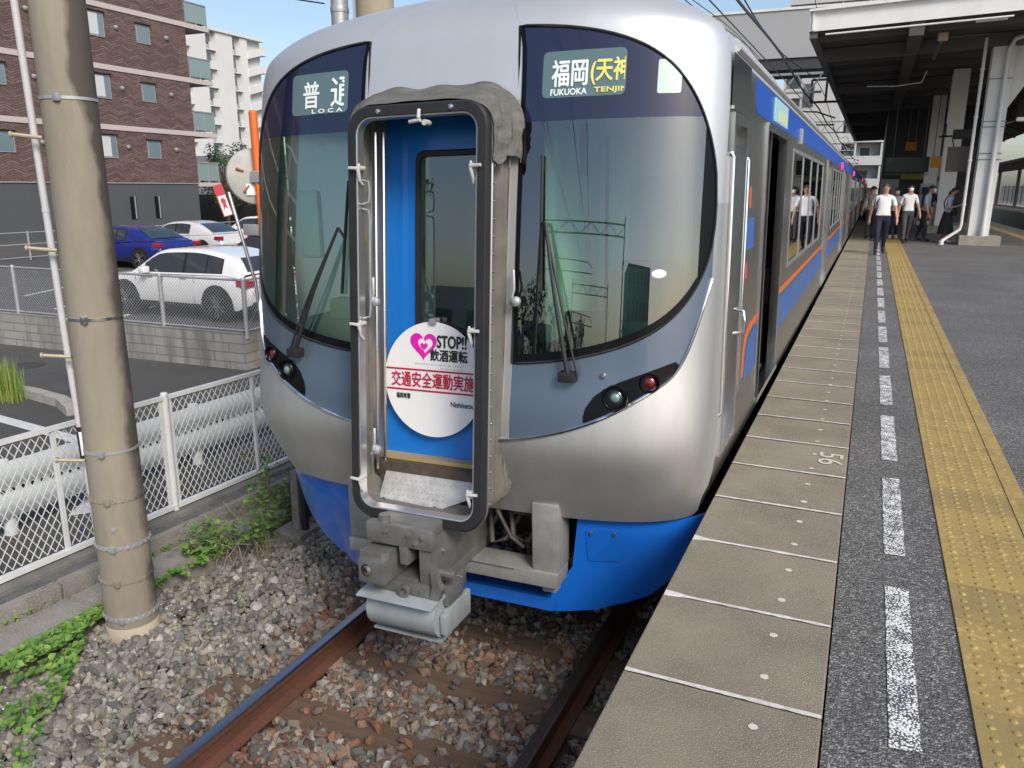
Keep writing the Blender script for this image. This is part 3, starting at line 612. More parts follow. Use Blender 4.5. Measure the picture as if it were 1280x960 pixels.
# gathered canvas bundle over the top and its flap
dr = MB(); P = []; n = 110
for i in range(n+1):
    u = i/n
    if u < .10: q = u/.10; cx, cz, a = -.386, 1.79+.075*q, math.pi
    elif u < .24: q = (u-.10)/.14; a = math.pi-q*math.pi/2; cx, cz = -.266+.12*math.cos(a), 1.865+.12*math.sin(a)
    elif u < .62: q = (u-.24)/.38; a = math.pi/2; cx, cz = -.266+.532*q, 1.985
    elif u < .76: q = (u-.62)/.14; a = math.pi/2-q*math.pi/2; cx, cz = .266+.12*math.cos(a), 1.865+.12*math.sin(a)
    else: q = (u-.76)/.24; a = 0.; cx, cz = .386, 1.865-.13*q
    row = []; hang = max(0, (u-.76)/.24)*.7
    for j in range(25):
        v = j/24; y = .030+.235*v
        ph = u*5.5
        f1 = abs(math.sin(v*11+ph*.9+.6*math.sin(u*9))); f2 = abs(math.sin(v*23-ph*1.3+1.3+.8*math.sin(u*14))); f3 = math.sin(v*41+ph*3.1)
        rad = (.002+.060*min(1, v/.70)**.85)*(.35+.65*min(1, u/.2))*(1 if v < .8 else (1-v)/.2)+(.028*f1**1.2+.018*f2**.8+.006*f3+.005*math.sin(u*37+v*6))*math.sin(math.pi*min(1, v+.03))**.5
        rad = rad*(1-.35*hang)+hang*.018*math.sin(v*10+.5)
        dz = -.055*hang*max(0, math.sin(v*8.5+.6)) if hang > .5 else 0
        row.append(GP(cx+rad*math.cos(a), cz+rad*math.sin(a)+dz, y))
    P.append(row)
dr.grid(P); dr.build('canvas_cover', CANVASW, belo, smooth=80)
fr = MB()
def ring(x, z0, z1, r): return dense(rrect(-x, x, z0, z1, r, 7), 1)
lay = [(ring(.385, -.085, 1.985, .12), .05), (ring(.388, -.088, 1.988, .12), .0), (ring(.380, -.08, 1.98, .115), -.012), (ring(.338, -.038, 1.938, .085), -.012), (ring(.333, -.033, 1.933, .08), .0)]
fr.grid([[GP(d, z, o_) for d, z in q+[q[0]]] for q, o_ in lay], 0)
lay = [(ring(.335, -.035, 1.935, .082), -.006), (ring(.328, -.028, 1.928, .075), -.004), (ring(.322, -.022, 1.922, .07), .04), (ring(.333, -.03, 1.93, .08), .05)]
fr.grid([[GP(d, z, o_) for d, z in q+[q[0]]] for q, o_ in lay], 1)
q = ring(.386, -.086, 1.986, .12); fr.tube([GP(d, z, .048) for d, z in q], .007, 6, 1, closed=True)
fro = fr.build('gangway_frame', [RUBBER, ALU], train, smooth=40)
LATCH = mat('latch_off_white', (.58, .58, .56), .45, var=(.44, .43, .41), vscale=30)
for d, z, s in ((-.335, 1.695, -1), (-.338, .925, -1), (-.345, .115, -1), (.335, 1.69, 1), (.335, .925, 1), (.335, .12, 1)):
    lt = MB(); lt.tube([GP(d+s*.030, z+.002, -.028), GP(d-s*.005, z, -.03), GP(d-s*.026, z-.004, -.028)], .0085, 7)
    lt.tube([GP(d-s*.026, z+.022, -.02), GP(d-s*.024, z-.01, -.026), GP(d-s*.020, z-.055, -.01), GP(d-s*.028, z-.08, .01)], [.005, .010, .008, .005], 7)
    lt.cyl(GP(d-s*.02, z, -.03), GP(d-s*.02, z, .03), .012, 8); lt.build('latch', LATCH, fro, smooth=50)
lt = MB(); lt.tube([GP(.035, 1.955, -.025), GP(.035, 1.915, -.03)], .009, 7); lt.tube([GP(-.02, 1.90, -.02), GP(.045, 1.905, -.03)], .009, 7); lt.cyl(GP(.06, 1.895, -.02), GP(.06, 1.895, .03), .014, 8); lt.build('latch', LATCH, fro, smooth=50)
bt = MB()
for d, z in ((-.20, 1.958), (.20, 1.958)): bt.lathe(GP(d, z, -.012), (0, -1, 0), [(0, .014), (.008, .012), (.012, 0)], 10)
for i in range(22): bt.lathe(GP(.392, .05+.082*i, .06), (1, 0, 0), [(0, .007), (.006, .005), (.008, 0)], 6)
bt.build('rivet', CHROME, fro, smooth=40)
for s, z0, z1, rv in ((-1, .95, 1.50, .035), (-1, 1.52, 1.64, .02)):
    hr = MB(); d = s*.30; hr.tube([GP(d-.02, z1, .02), GP(d+.02, z1-.01, .02), GP(d+.025, z1-.05, .02), GP(d+.025, z0+.05, .02), GP(d+.02, z0+.01, .02), GP(d-.02, z0, .02)], .0055, 7); hr.build('inner_rail', GALV, fro, smooth=50)
for s in (1, -1):
    for z0, z1 in ((1.0, 1.15), (.22, .36)) if s < 0 else ((1.02, 1.2),):
        hk = MB(); d = s*.30 if s < 0 else .455; y_ = .08 if s < 0 else .16
        hk.tube([GP(d, z1, y_), GP(d+.012, (z0+z1)/2, y_-.015), GP(d-.02, z0, y_)], .008, 6); hk.lathe(GP(d+.02, z0+.03, y_), (0, -1, 0), [(0, .025), (.02, .025), (.03, .012), (.03, 0)], 10); hk.build('tension_hook', GALV, belo, smooth=40)
# vertical jamb rods seen inside the frame on the left
rd = MB()
for d, y_ in ((-.352, .19), (-.336, .24)): rd.tube([GP(d, .10, y_), GP(d, 1.88, y_)], .008, 6)
rd.build('jamb_rod', CHROME, belo, smooth=50)
# tread plate folded down in the doorway
pl = MB(); poly = [(-.365, .105), (.30, .105), (.30, .035), (.10, -.035), (.03, -.062), (-.20, -.055), (-.30, -.045), (-.345, -.02)]
pl.prism(poly, lambda d, z, t: L(d*.9+.01, 3.36+.16*((z+.062)/.167)+t, z), 0, .012, 0)
for i in range(20):
    for j in range(6):
        d = -.29+.03*i+(.015 if j % 2 else 0); z = -.03+.022*j
        if d > .10 and z < .05+(d-.1)*.2: continue
        y_ = 3.36+.16*((z+.062)/.167); sl_ = .009*(1 if (i+j) % 2 else -1)
        pl.bar(L(d-.006, y_-.001, z-sl_*.4), L(d+.006, y_-.001, z+sl_*.4), .004, .003)
for d, z in ((-.27, -.035), (.05, -.04)): pl.prism(disc(d, z, .012, .008, 10), lambda a, b, t: L(a, 3.36+.16*((b+.062)/.167)+t, b), -.003, 0, 1)
pl.build('tread_plate', [mat('chequer_plate', (.56, .56, .55), .45, .35, var=(.40, .39, .37), vscale=14), UNDER], train)
# ---- skirt
def Ss(d, z, off=0.):
    t = min(abs(d)/1.36, 1); return 3.66+.42*(1-math.sqrt(max(0, 1-t**2.8)))+PSI*d+.30*max(0, -.18-z)*min(1, max(.2, (abs(d)-.55)/.35))+off
sk = MB()
for s in (1, -1):
    P = []; N = 34
    for i in range(N+1):
        a = math.asin(.575/1.34)+(math.pi/2-math.asin(.575/1.34))*i/N; d = 1.34*math.sin(a)
        top = -.115 if d > .70 else None
        # lower edge rises towards the side, notch on the inner edge
        bot = float(np.interp(d, [.575, .80, .95, 1.08, 1.2, 1.28, 1.34], [-.69, -.70, -.665, -.60, -.48, -.32, -.125]))
        t_ = -.115 if d >= .70 else (-.40-(.70-d)*1.55 if d > .62 else -.55-(.62-d)*.2)
        P.append([L(s*d, Ss(s*d, t_+(bot-t_)*j/8, 0), t_+(bot-t_)*j/8) for j in range(9)])
    sk.grid(P, 0, flip=(s < 0)); sk.grid([[ (x, y+.02, z) for x, y, z in r] for r in P], 0, flip=(s > 0))
    e = [r[0] for r in P]; sk.grid([e, [(x, y+.02, z) for x, y, z in e]]); e = [r[-1] for r in P]; sk.grid([e, [(x, y+.02, z) for x, y, z in e]])
sk.box(-.60, .60, 3.68, 3.705, -.675-.3, -.60-.3); sk.box(-.60, .60, 3.705, 3.78, -.605-.3, -.60-.3)
sko = sk.build('skirt', BLUE, train, smooth=35)
for s in (1,):
    ht = MB(); pg = rrect(.775, .945, -.375, -.17, .025, 4); pg = [(s*a, b) for a, b in pg]
    ht.prism(pg, lambda d, z, t: L(d, Ss(d, z, t), z), -.005, .004); hto = ht.build('access_panel', BLUE, sko)
    for d, z in ((.80, -.195), (.92, -.195)):
        q = MB(); q.lathe(L(s*d, Ss(s*d, z, -.004), z), (0, -1, 0), [(0, .013), (.008, .011), (.008, 0)], 10); q.build('fastener', mat('dull_bolt', (.10, .16, .22), .4, .6), hto)
# ---- coupler, draft gear, guard beams
cp = MB(); Z = -.3
cp.bbox(-.165, .165, 3.13, 3.85, -.10+Z, -.037+Z, .012)                 # top plate
cp.bbox(-.19, .19, 3.10, 3.16, -.145+Z, -.035+Z, .012)               # front lip
cp.bbox(.10, .165, 3.12, 3.80, -.34+Z, -.10+Z, .012); cp.bbox(-.165, -.11, 3.2, 3.80, -.34+Z, -.10+Z, .012)
cp.bbox(-.165, .165, 3.10, 3.80, -.40+Z, -.335+Z, .012)
cp.bbox(-.185, -.03, 3.00, 3.24, -.325+Z, -.19+Z, .02)                 # knuckle block
cp.prism([(-.185, 3.03), (-.06, 3.03), (-.03, 3.06), (-.03, 3.2), (-.185, 3.2)], lambda x, y, t: (x, y, t), -.20+Z, -.165+Z)
cp.bbox(.0, .05, 3.10, 3.2, -.24+Z, -.14+Z, .008); cp.cyl((-.1, 3.14, -.1+Z), (-.1, 3.14, .0+Z), .03, 12)
cp.lathe((.03, 3.095, -.37+Z), (0, -1, 0), [(0, .032), (.025, .032), (.025, .018), (.01, .018), (.01, 0)], 14)
cp.lathe((-.13, 2.998, -.25+Z), (-.5, -1, 0), [(-.01, .026), (.006, .026), (.006, .016), (-.03, .014), (-.03, 0)], 14)
cp.prism([(.165, -.40), (.215, -.40), (.235, -.34), (.215, -.31), (.205, -.255), (.175, -.25), (.18, -.33)], lambda x, z, t: (x, t, z+Z), 3.10, 3.14); cp.bbox(.165, .235, 3.17, 3.34, -.47+Z, -.37+Z, .02); cp.bbox(-.15, .17, 3.2, 3.5, -.50+Z, -.39+Z, .02); cp.cyl((.12, 3.2, -.30+Z), (.26, 3.2, -.30+Z), .022, 10)
cp.bbox(-.09, .09, 3.8, 4.6, -.32+Z, -.08+Z, .02)
for x, y, z in ((-.15, 3.128, -.065), (-.07, 3.098, -.07), (.06, 3.098, -.07), (.14, 3.098, -.07), (-.13, 3.098, -.37), (.12, 3.098, -.37), (.10, 3.098, -.11)): cp.lathe((x, y, z+Z), (0, -1, 0), [(-.01, .013), (.008, .013), (.008, .006), (.014, .006), (.014, 0)], 6)
for y in (3.25, 3.4, 3.55): cp.lathe((.165, y, -.2+Z), (1, 0, 0), [(0, .016), (.012, .016), (.012, .008), (.02, .008), (.02, 0)], 6)
cp.box(-.06, .08, 3.14, 3.3, -.335+Z, -.325+Z)
cpo = cp.build('coupler', COUPG, train, smooth=30)
q = MB(); q.prism(disc(-.135, -.25, .028, .034, 16), lambda a, b, t: (a, t, b+Z), 2.9985, 3.02); q.build('guide_hole', UNDER, cpo)
cv = MB(); P = []
for i in range(15):
    a = R(118-i*17); P.append([(x, 3.19-.135*math.cos(R(90)-a)-.0 if False else 3.20-.13*math.sin(a+0.0)*1.0, -.535+Z+.105*math.cos(a)) for x in (-.20, .20)])
pr = [(3.30, -.405), (3.22, -.40), (3.13, -.42), (3.085, -.46), (3.07, -.51), (3.08, -.565), (3.11, -.605), (3.16, -.635), (3.22, -.645), (3.22, -.655), (3.14, -.648), (3.095, -.617)]
cv.prism(pr[:9], lambda y, z, t: (t, y, z+Z), -.20, .20)
cv.box(-.203, .203, 3.135, 3.25, -.655+Z, -.645+Z)
cv.prism([(3.02, -.415), (3.07, -.405), (3.36, -.385), (3.36, -.40), (3.07, -.42)], lambda y, z, t: (t, y, z+Z), -.225, .215)
cv.bbox(.205, .245, 3.12, 3.2, -.60+Z, -.49+Z, .012); cv.bbox(.20, .23, 3.16, 3.42, -.62+Z, -.48+Z, .01)
cv.build('electric_coupler_cover', COUPL, cpo, smooth=40)
gb = MB()
for s in (1, -1): gb.bbox(s*.585-.075, s*.585+.075, 3.60, 3.78, -.40+Z, -.02+Z, .012)
gb.bbox(-.66, .66, 3.58, 3.76, -.485+Z, -.40+Z, .01); gb.bbox(.15, .42, 3.57, 3.74, -.405+Z, -.395+Z, .004)
for s in (1, -1): gb.bbox(s*.60-.04, s*.60+.04, 3.62, 3.7, -.53+Z, -.48+Z, .008)
gb.build('guard_beam', mat('grey_steel', (.35, .35, .34), .5, .3, var=(.26, .255, .24), vscale=8, bump=.1), train, smooth=30)
hs_ = MB(); rg = random.Random(3)
for k in range(7):
    x0 = -.35+.13*k; hs_.tube([(x0, 3.8, -.12+Z), (x0+.05, 3.72, -.28+Z-.1*rg.random()), (x0+.12, 3.76, -.33+Z), (x0+.2, 3.86, -.15+Z)], .016, 7)
hs_.tube([(.30, 3.62, -.10+Z), (.36, 3.66, -.26+Z), (.42, 3.7, -.33+Z)], .012, 6); hs_.bbox(.33, .47, 3.72, 3.8, -.16+Z, -.02+Z, .02)
hs_.build('brake_hose', mat('hose_rubber', (.05, .048, .045), .6, var=(.12, .10, .09), vscale=10), train, smooth=60)
un = MB(); un.box(-1.15, 1.15, 4.15, YEND, -.45+Z, -.11+Z); un.box(-1.0, 1.0, 3.9, 4.0, -.3+Z, -.11+Z)
for y_ in (6.2, 8.5, 17.8, 20.1):
    for x in (-.75, .75): un.lathe((x-.05, y_, -.62+Z), (1, 0, 0), [(0, .43), (.03, .43), (.04, .40), (.1, .38), (.1, 0)], 28)
for y0, y1 in ((5.4, 9.2), (17.0, 20.9)):
    for s in (1, -1): un.box(s*1.0-.06, s*1.0+.06, y0, y1, -.65+Z, -.5+Z)
for y0, y1 in ((10, 12), (12.3, 14), (14.4, 16)): un.box(-1.2, 1.2, y0, y1, -.8+Z, -.45+Z)
un.build('underframe', UNDER, train)
# ---- platform side fittings
XS = 1.37
cd = MB(); cd.add([(XS-.07, 4.14, .17-.3), (XS-.07, 4.62, .17-.3), (XS-.07, 4.62, 1.93-.3), (XS-.07, 4.14, 1.93-.3)], [(0, 1, 2, 3)], 0)
cd.box(XS-.071, XS-.055, 4.2, 4.56, .95-.3, 1.80-.3, 1)
for y0, y1, z0, z1 in ((4.14, 4.18, .17, 1.93), (4.58, 4.62, .17, 1.93), (4.18, 4.58, 1.88, 1.93), (4.18, 4.58, .17, .21)): cd.box(XS-.08, XS+.012, y0, y1, z0-.3, z1-.3, 2)
cdo = cd.build('cab_door', [STEELS, GLASS, CHROME], train)
for y_ in (4.125, 4.64):
    q = MB(); q.tube([(XS, y_, .40-.3), (XS+.016, y_, .42-.3), (XS+.016, y_, 1.72-.3), (XS, y_, 1.74-.3)], .008, 8); q.build('handrail', CHROME, cdo, smooth=50)
q = MB(); q.tube([(XS, 4.50, .92-.3), (XS+.05, 4.48, .91-.3), (XS+.06, 4.48, .85-.3), (XS+.05, 4.48, .79-.3), (XS, 4.5, .78-.3)], .011, 8); q.build('door_handle', CHROME, cdo, smooth=50)
q = MB(); q.add([(XS+.004, 4.06, 1.95-.3), (XS+.004, 4.70, 1.95-.3), (XS-.001, 4.70, 2.2-.3), (XS-.001, 4.10, 2.2-.3)], [(0, 1, 2, 3)]); q.box(XS-.02, XS+.014, 4.08, 4.70, 1.94-.3, 1.955-.3); q.build('door_hood', CHROME, cdo)
INT = mat('saloon_interior', (.09, .088, .08), .7, var=(.06, .058, .052), vscale=2)
it = MB(); it.box(-1.3, 1.28, yb+.06, YEND-.1, .12-.3, .15-.3); it.box(-1.3, -1.28, yb+.06, YEND-.1, .15-.3, 2.1-.3); it.box(-1.3, 1.3, yb+.06, YEND-.1, 2.1-.3, 2.12-.3); it.box(-1.3, 1.28, yb+.02, yb+.06, .12-.3, 2.1-.3)
for y0, y1 in ((7.0, 12.4), (14.5, 19.6)): it.box(.85, 1.25, y0, y1, .15-.3, .62-.3); it.box(1.15, 1.28, y0, y1, .62-.3, .92-.3)
it.build('saloon', INT, train)
for i, (a, b) in enumerate(DOORS):
    q = MB(); m_ = (a+b)/2; op = i == 0
    for y0, y1, z0, z1 in ((a-.05, a, .15, 1.96), (b, b+.05, .15, 1.96), (a, b, 1.93, 1.98)): q.box(XS-.05, XS+.014, y0, y1, z0-.3, z1-.3, 1)
    q.box(XS-.05, XS+.03, a-.02, b+.02, .13-.3, .17-.3, 1)
    leaves = ((a, m_-.004), (m_+.004, b)) if not op else ((a+.46, a+.60),)
    for y0, y1 in leaves:
        q.box(XS-.06, XS-.035, y0, y1, .17-.3, 1.93-.3, 0)
        if y1-y0 > .3: q.box(XS-.036, XS-.030, y0+.10, y1-.10, .85-.3, 1.78-.3, 2)
        q.box(XS-.036, XS-.026, y0, y0+.02, .17-.3, 1.93-.3, 3)
    q.build('passenger_door', [STEELS, CHROME, DGLASS, RUBBER], train)
for a, b in WINS:
    q = MB(); q.add([(XS-.004, a, .92-.3), (XS-.004, b, .92-.3), (XS-.004, b, 1.88-.3), (XS-.004, a, 1.88-.3)], [(0, 1, 2, 3)]); wo = q.build('side_window', DGLASS, train)
    q = MB()
    for z0, z1 in ((.895, .925), (1.875, 1.905)): q.box(XS-.01, XS+.005, a-.03, b+.03, z0-.3, z1-.3)
    for y_ in [a-.03, b]+[a+(b-a)*k/4-.02 for k in (1, 2, 3)]: q.box(XS-.01, XS+.004, y_, y_+.04, .92-.3, 1.88-.3)
    q.build('window_frame', ALU, wo)
# coloured bands on the side
bd = MB(); pz = rrect(4.98, YEND-.1, 1.995, 2.185, .03, 3); bd.prism(pz, lambda y, z, t: (np.interp(z, [1.9, 2.1, 2.2], [1.368, 1.362, 1.355])+t, y, z-.3), .001, .004)
bd.build('blue_side_band', BANDBLUE, train)
LOW = mat('lower_band_blue', (.03, .11, .35), .35); ORG = mat('band_orange', (.62, .13, .03), .35)
bd = MB(); bd.prism([(4.86, .44), (4.90, .62), (4.98, .70), (5.12, .745), (5.46, .76), (5.46, .715), (5.16, .70), (5.04, .66), (4.97, .60), (4.94, .44)], lambda y, z, t: (XS+t, y, z-.3), .001, .004, 0)
bd.prism([(4.97, .40), (5.02, .56), (5.12, .65), (5.46, .685), (5.46, .40)], lambda y, z, t: (XS+t, y, z-.3), .001, .004, 1)
for a, b in ((6.78, 12.84), (14.16, 19.94), (21.26, YEND-.05)): bd.box(XS+.001, XS+.004, a, b, .72-.3, .765-.3, 0); bd.box(XS+.001, XS+.004, a, b, .42-.3, .69-.3, 1)
bd.build('lower_side_band', [ORG, LOW], train)
q = MB(); q.box(1.366, 1.376, 5.86, 6.72, 2.015-.3, 2.165-.3, 0); q.box(1.374, 1.3775, 6.1, 6.68, 2.03-.3, 2.10-.3, 1); q.build('side_destination_box', [mat('side_sign_pale', (.30, .50, .52), .3, emit=.3), mat('side_sign_text', (.45, .48, .30), .4, emit=.3)], train)
q = MB()
q.box(XS, XS+.003, 4.78, 5.10, 1.22-.3, 1.40-.3, 0); q.box(XS, XS+.003, 4.86, 4.92, 1.46-.3, 1.58-.3, 1); q.box(XS, XS+.003, 4.83, 4.89, 1.05-.3, 1.14-.3, 2)
q.build('side_emblem', [mat('emblem_blue', (.04, .13, .45), .4), ORG, mat('emblem_pink', (.5, .08, .15), .4)], train)
for y_ in (8.0, 18.4):
    q = MB(); q.bbox(1.355, 1.39, y_-.06, y_+.06, 1.96-.3, 2.10-.3, .01); q.build('door_lamp', mat('door_lamp_red', (.9, .01, .06), .3, emit=2.5 if True else 0) if y_ > 10 else mat('lamp_housing_grey', (.3, .3, .3), .5), train)
# roof equipment
q = MB()
for y0, y1 in ((7.5, 10.5), (15, 18)): q.bbox(-.85, .85, y0, y1, 2.60-.3, 2.86-.3, .06)
q.build('roof_cooler', mat('roof_grey', (.40, .40, .40), .6), train, smooth=30)
# ---- following cars
SIDEGL = mat('side_glass_dark', (.02, .026, .028), .05, spec=.8)
def trailing_car(y0, label):
    r_ = empty('train_car', (TX, y0, .3)); r_.rotation_euler = (0, -RHO, 0); tag(r_, label, 'train car')
    q = MB(); out = [(s*Wd(z), z) for s, z in [(1, z) for z in ZS]+[(-1, z) for z in ZS[::-1]]]
    q.prism(out, lambda d, z, t: (d, t, z-.3), 0, 19.2); q.build('body', STEELS, r_)
    for a in (1.2, 8.9, 16.4):
        q = MB(); q.box(XS-.02, XS+.012, a, a+1.3, .15-.3, 1.95-.3, 0); q.box(XS+.011, XS+.016, a+.12, a+.58, .85-.3, 1.8-.3, 1); q.box(XS+.011, XS+.016, a+.72, a+1.18, .85-.3, 1.8-.3, 1); q.box(XS+.011, XS+.03, a-.03, a, .15-.3, 1.95-.3, 0); q.box(XS+.011, XS+.03, a+1.3, a+1.33, .15-.3, 1.95-.3, 0)
        q.build('passenger_door', [STEELS, SIDEGL], r_)
    for a in (3.0, 5.6, 11.0, 13.6):
        q = MB(); q.box(XS-.01, XS+.006, a, a+2.2, .92-.3, 1.85-.3, 0); q.box(XS+.003, XS+.009, a+1.08, a+1.12, .92-.3, 1.85-.3, 1); q.box(XS+.005, XS+.014, a-.03, a+2.23, .89-.3, .92-.3, 1); q.build('side_window', [SIDEGL, ALU], r_)
    q = MB(); q.box(XS-.008, XS+.002, .3, 18.9, 2.0-.3, 2.18-.3, 0); q.box(XS, XS+.003, .3, 18.9, .72-.3, .76-.3, 1); q.build('colour_band', [BANDBLUE, ORG], r_)
    q = MB(); q.box(-1.2, 1.2, .4, 18.8, -.75-.3, -.11-.3); q.build('underframe', UNDER, r_)
    q = MB(); q.bbox(XS-.02, XS+.025, 5.2, 5.9, 1.99-.3, 2.12-.3, .01); q.build('led_destination', mat('led_pink_red', (.9, .02, .16), .3, emit=2.2), r_)
trailing_car(YEND+.55, 'second silver car of the train, coupled behind the leading car')
trailing_car(YEND+20.3, 'third silver car of the train, far along the platform')
trailing_car(YEND+40.05, 'last silver car of the train, farthest down the platform')
# ---- round safety placard hung on the end door
pc = empty('safety_placard', (TX, 0, .3)); pc.rotation_euler = (0, -RHO, 0)
tag(pc, 'round white road safety placard with pink heart hanging on the blue end door', 'placard')
PY = -.045
q = MB(); q.prism(disc(-.066, .59, .303, .312, 64), lambda d, z, t: DP(d, z, t), PY, PY+.006); pco = q.build('disc', WHITEP, pc)
INK = mat('print_black', (.02, .02, .022), .5); INKR = mat('print_red', (.50, .01, .05), .5); INKG = mat('print_grey', (.35, .35, .36), .5); PINK = mat('print_magenta', (.75, .008, .42), .5); INKB = mat('print_navy', (.02, .03, .16), .5)
def ptext(mb, geo, mi, off=-.002, b=0.):
    vs, fs = geo
    for k, (dx, dz) in enumerate(((0, 0), (b, 0), (-b, 0), (0, b), (0, -b)) if b else ((0, 0),)): mb.add([DP(x+dx, y+dz, PY+off-.0004*k) for x, y in vs], fs, mi)
q = MB()
ptext(q, text_fit('STOP!!', -.040, .135, .768, .832), 0, b=.0028)
ptext(q, text_fit('飲酒運転', -.082, .142, .695, .758), 0, b=.0020)
ptext(q, text_fit('あなたのその１ぷんで、助かる「命」があります', -.175, .12, .668, .682), 2)
for x0, z0 in ((-.045, .648),): ptext(q, text_fit('No Drink No Drive', -.02, .125, .652, .660), 2)
ptext(q, text_fit('交通安全運動実施', -.325, .185, .545, .628), 1, b=.0018)
for z in (.640, .528):
    h = math.sqrt(max(0, .303**2-(z-.59)**2))-.006; ptext(q, ([(-.066-h, z-.005), (-.066+h, z-.005), (-.066+h, z+.005), (-.066-h, z+.005)], [(0, 1, 2, 3)]), 1)
ptext(q, text_fit('福岡県警', -.295, -.205, .478, .508), 0, b=.0006)
ptext(q, text_fit('Nishitetsu', .045, .185, .455, .482), 4, b=.0008)
def heart(cx, cz, k):
    return [(cx+k*16*math.sin(a)**3/16, cz+k*(13*math.cos(a)-5*math.cos(2*a)-2*math.cos(3*a)-math.cos(4*a))/16) for a in [2*math.pi*i/40 for i in range(40)]]
for kk, (cx, cz, k, mi) in enumerate(((-.125, .778, .082, 3), (-.112, .778, .045, 5), (-.120, .770, .024, 3))):
    hp = heart(cx, cz, k); ca = math.cos(.12); sa = math.sin(.12)
    ptext(q, ([(cx, cz)]+hp, [(0, i+1, (i+1) % 40+1) for i in range(40)]), mi, -.0015-.0007*kk)
q.build('lettering', [INK, INKR, INKG, PINK, INKB, WHITEP], pco)
q = MB(); q.bbox(-.066-.02, -.066+.02, 3.60+lean(.9)+PY, 3.66+lean(.9)+PY, .89-.3, .92-.3, .005); q.build('hook', GALV, pc)
# ================================================================== LEFT SIDE
# ---- trackside kerbs and low walls
def along(x0, y): return x0+.05*(y-4.5)
KERB = mat('kerb_concrete', (.27, .255, .225), .9, var=(.17, .16, .14), vscale=4, bump=.35, bscale=40, var2=(.34, .32, .29), v2scale=90)
KERBD = mat('kerb_concrete_dark', (.20, .195, .18), .9, var=(.12, .117, .11), vscale=3, bump=.35, bscale=40)
def kerb(name, xa, xb, z0, z1, y0, y1, m, label, seg=1.2):
    q = MB(); y = y0; rg = random.Random(len(label))
    while y < y1:
        dz = .008*rg.random(); a, b = y+.006, min(y+seg, y1)-.006
        bm = bmesh.new(); bmesh.ops.create_cube(bm, size=1)
        for v in bm.verts:
            yy = a if v.co.y < 0 else b; v.co = Vector((along(xa if v.co.x < 0 else xb, yy), yy, z0 if v.co.z < 0 else z1+dz))
        bmesh.ops.bevel(bm, geom=bm.edges[:], offset=.012, segments=2, affect='EDGES'); q.addbm(bm); y += seg
    return tag(q.build(name, m), label, 'kerb')
kerb('low_wall', -4.62, -4.33, -1.40, -1.095, -4, 26, KERB, 'broad low weathered concrete kerb wall nearest the ballast, green plants along its foot', 2.4)
kerb('kerb_stone', -4.73, -4.645, -1.40, -.995, -4, 26, KERB, 'narrow upright kerb stones between the low wall and the white mesh fence')
kerb('fence_footing', -5.20, -4.93, -1.40, -1.03, -4, 26, KERBD, 'low concrete footing under the white mesh fence', 2.0)
g = MB(); g.add([(along(-4.94, -4), -4, -1.05), (along(-4.72, -4), -4, -1.05), (along(-4.72, 26), 26, -1.05), (along(-4.94, 26), 26, -1.05)], [(0, 1, 2, 3)])
tag(g.build('path', mat('gravelly_strip', (.13, .13, .125), .9, var=(.08, .08, .078), vscale=9, bump=.5, bscale=80, var2=(.22, .22, .21), v2scale=120)), kind='structure')
# ---- white expanded-mesh fence
WF = mat('fence_white', (.72, .73, .72), .45, var=(.62, .63, .62), vscale=5)
fence = empty('white_mesh_fence', (-5.06, 4.5, -1.0)); tag(fence, 'white expanded-metal mesh fence with round posts between the track and the road', 'fence')
def FP(s, z, off=0.): return Vector((.05*s+off, s, z))
FH0, FH1 = .02, .93
def diamond_panel(s0, s1, z0, z1, cw, ch, wd, th):
    q = MB(); ns = round((s1-s0)/cw); cw = (s1-s0)/ns; nz_ = round((z1-z0)/(ch/2)); h2 = (z1-z0)/nz_
    for k in range(ns):
        for j in range(nz_):
            a = s0+cw*k; zA, zB = z0+h2*j, z0+h2*(j+1); mid = a+cw/2
            if j % 2 == 0: e = [((a, zA), (mid, zB)), ((a+cw, zA), (mid, zB))]
            else: e = [((mid, zA), (a, zB)), ((mid, zA), (a+cw, zB))]
            for (p0, p1), (q0, q1) in e:
                A, B = FP(p0, p1), FP(q0, q1); n_ = Vector((0, -(q1-p1), q0-p0)).normalized()*wd; x = Vector((th, 0, 0))
                q.add([A-n_-x, A+n_-x, A+n_+x, A-n_+x, B-n_-x, B+n_-x, B+n_+x, B-n_+x], [(0, 1, 5, 4), (1, 2, 6, 5), (2, 3, 7, 6), (3, 0, 4, 7)])
    return q
k = 0
for s0 in (-5.70, -3.80, -1.90, 0., 1.90, 3.80):
    near = s0 < 2
    for h in (0, 1):
        a = s0+.05+h*.93; b = a+.87
        diamond_panel(a, b, FH0+.02, FH1-.02, .062, .098, .0028, .002).build('mesh_panel', WF, fence)
    q = MB(); q.tube([FP(s0, -.06), FP(s0, .97)], .030, 12); q.lathe(FP(s0, .97), (0, 0, 1), [(0, .031), (.012, .024), (.018, 0)], 12)
    for d in (-.045, .045): q.bar(FP(s0+d, .0), FP(s0+d, .95), .022, .022)
    for z in (.15, .45, .62, .86): q.bar(FP(s0-.06, z), FP(s0+.06, z), .02, .012)
    q.build('post', WF, fence, smooth=40)
    q = MB(); q.bar(FP(s0+.95, 0), FP(s0+.95, .95), .028, .028); q.build('stile', WF, fence)
    q = MB(); q.bar(FP(s0, FH1+.01), FP(s0+1.9, FH1+.01), .042, .03); q.bar(FP(s0, .005), FP(s0+1.9, .005), .045, .035); q.build('rail', WF, fence)
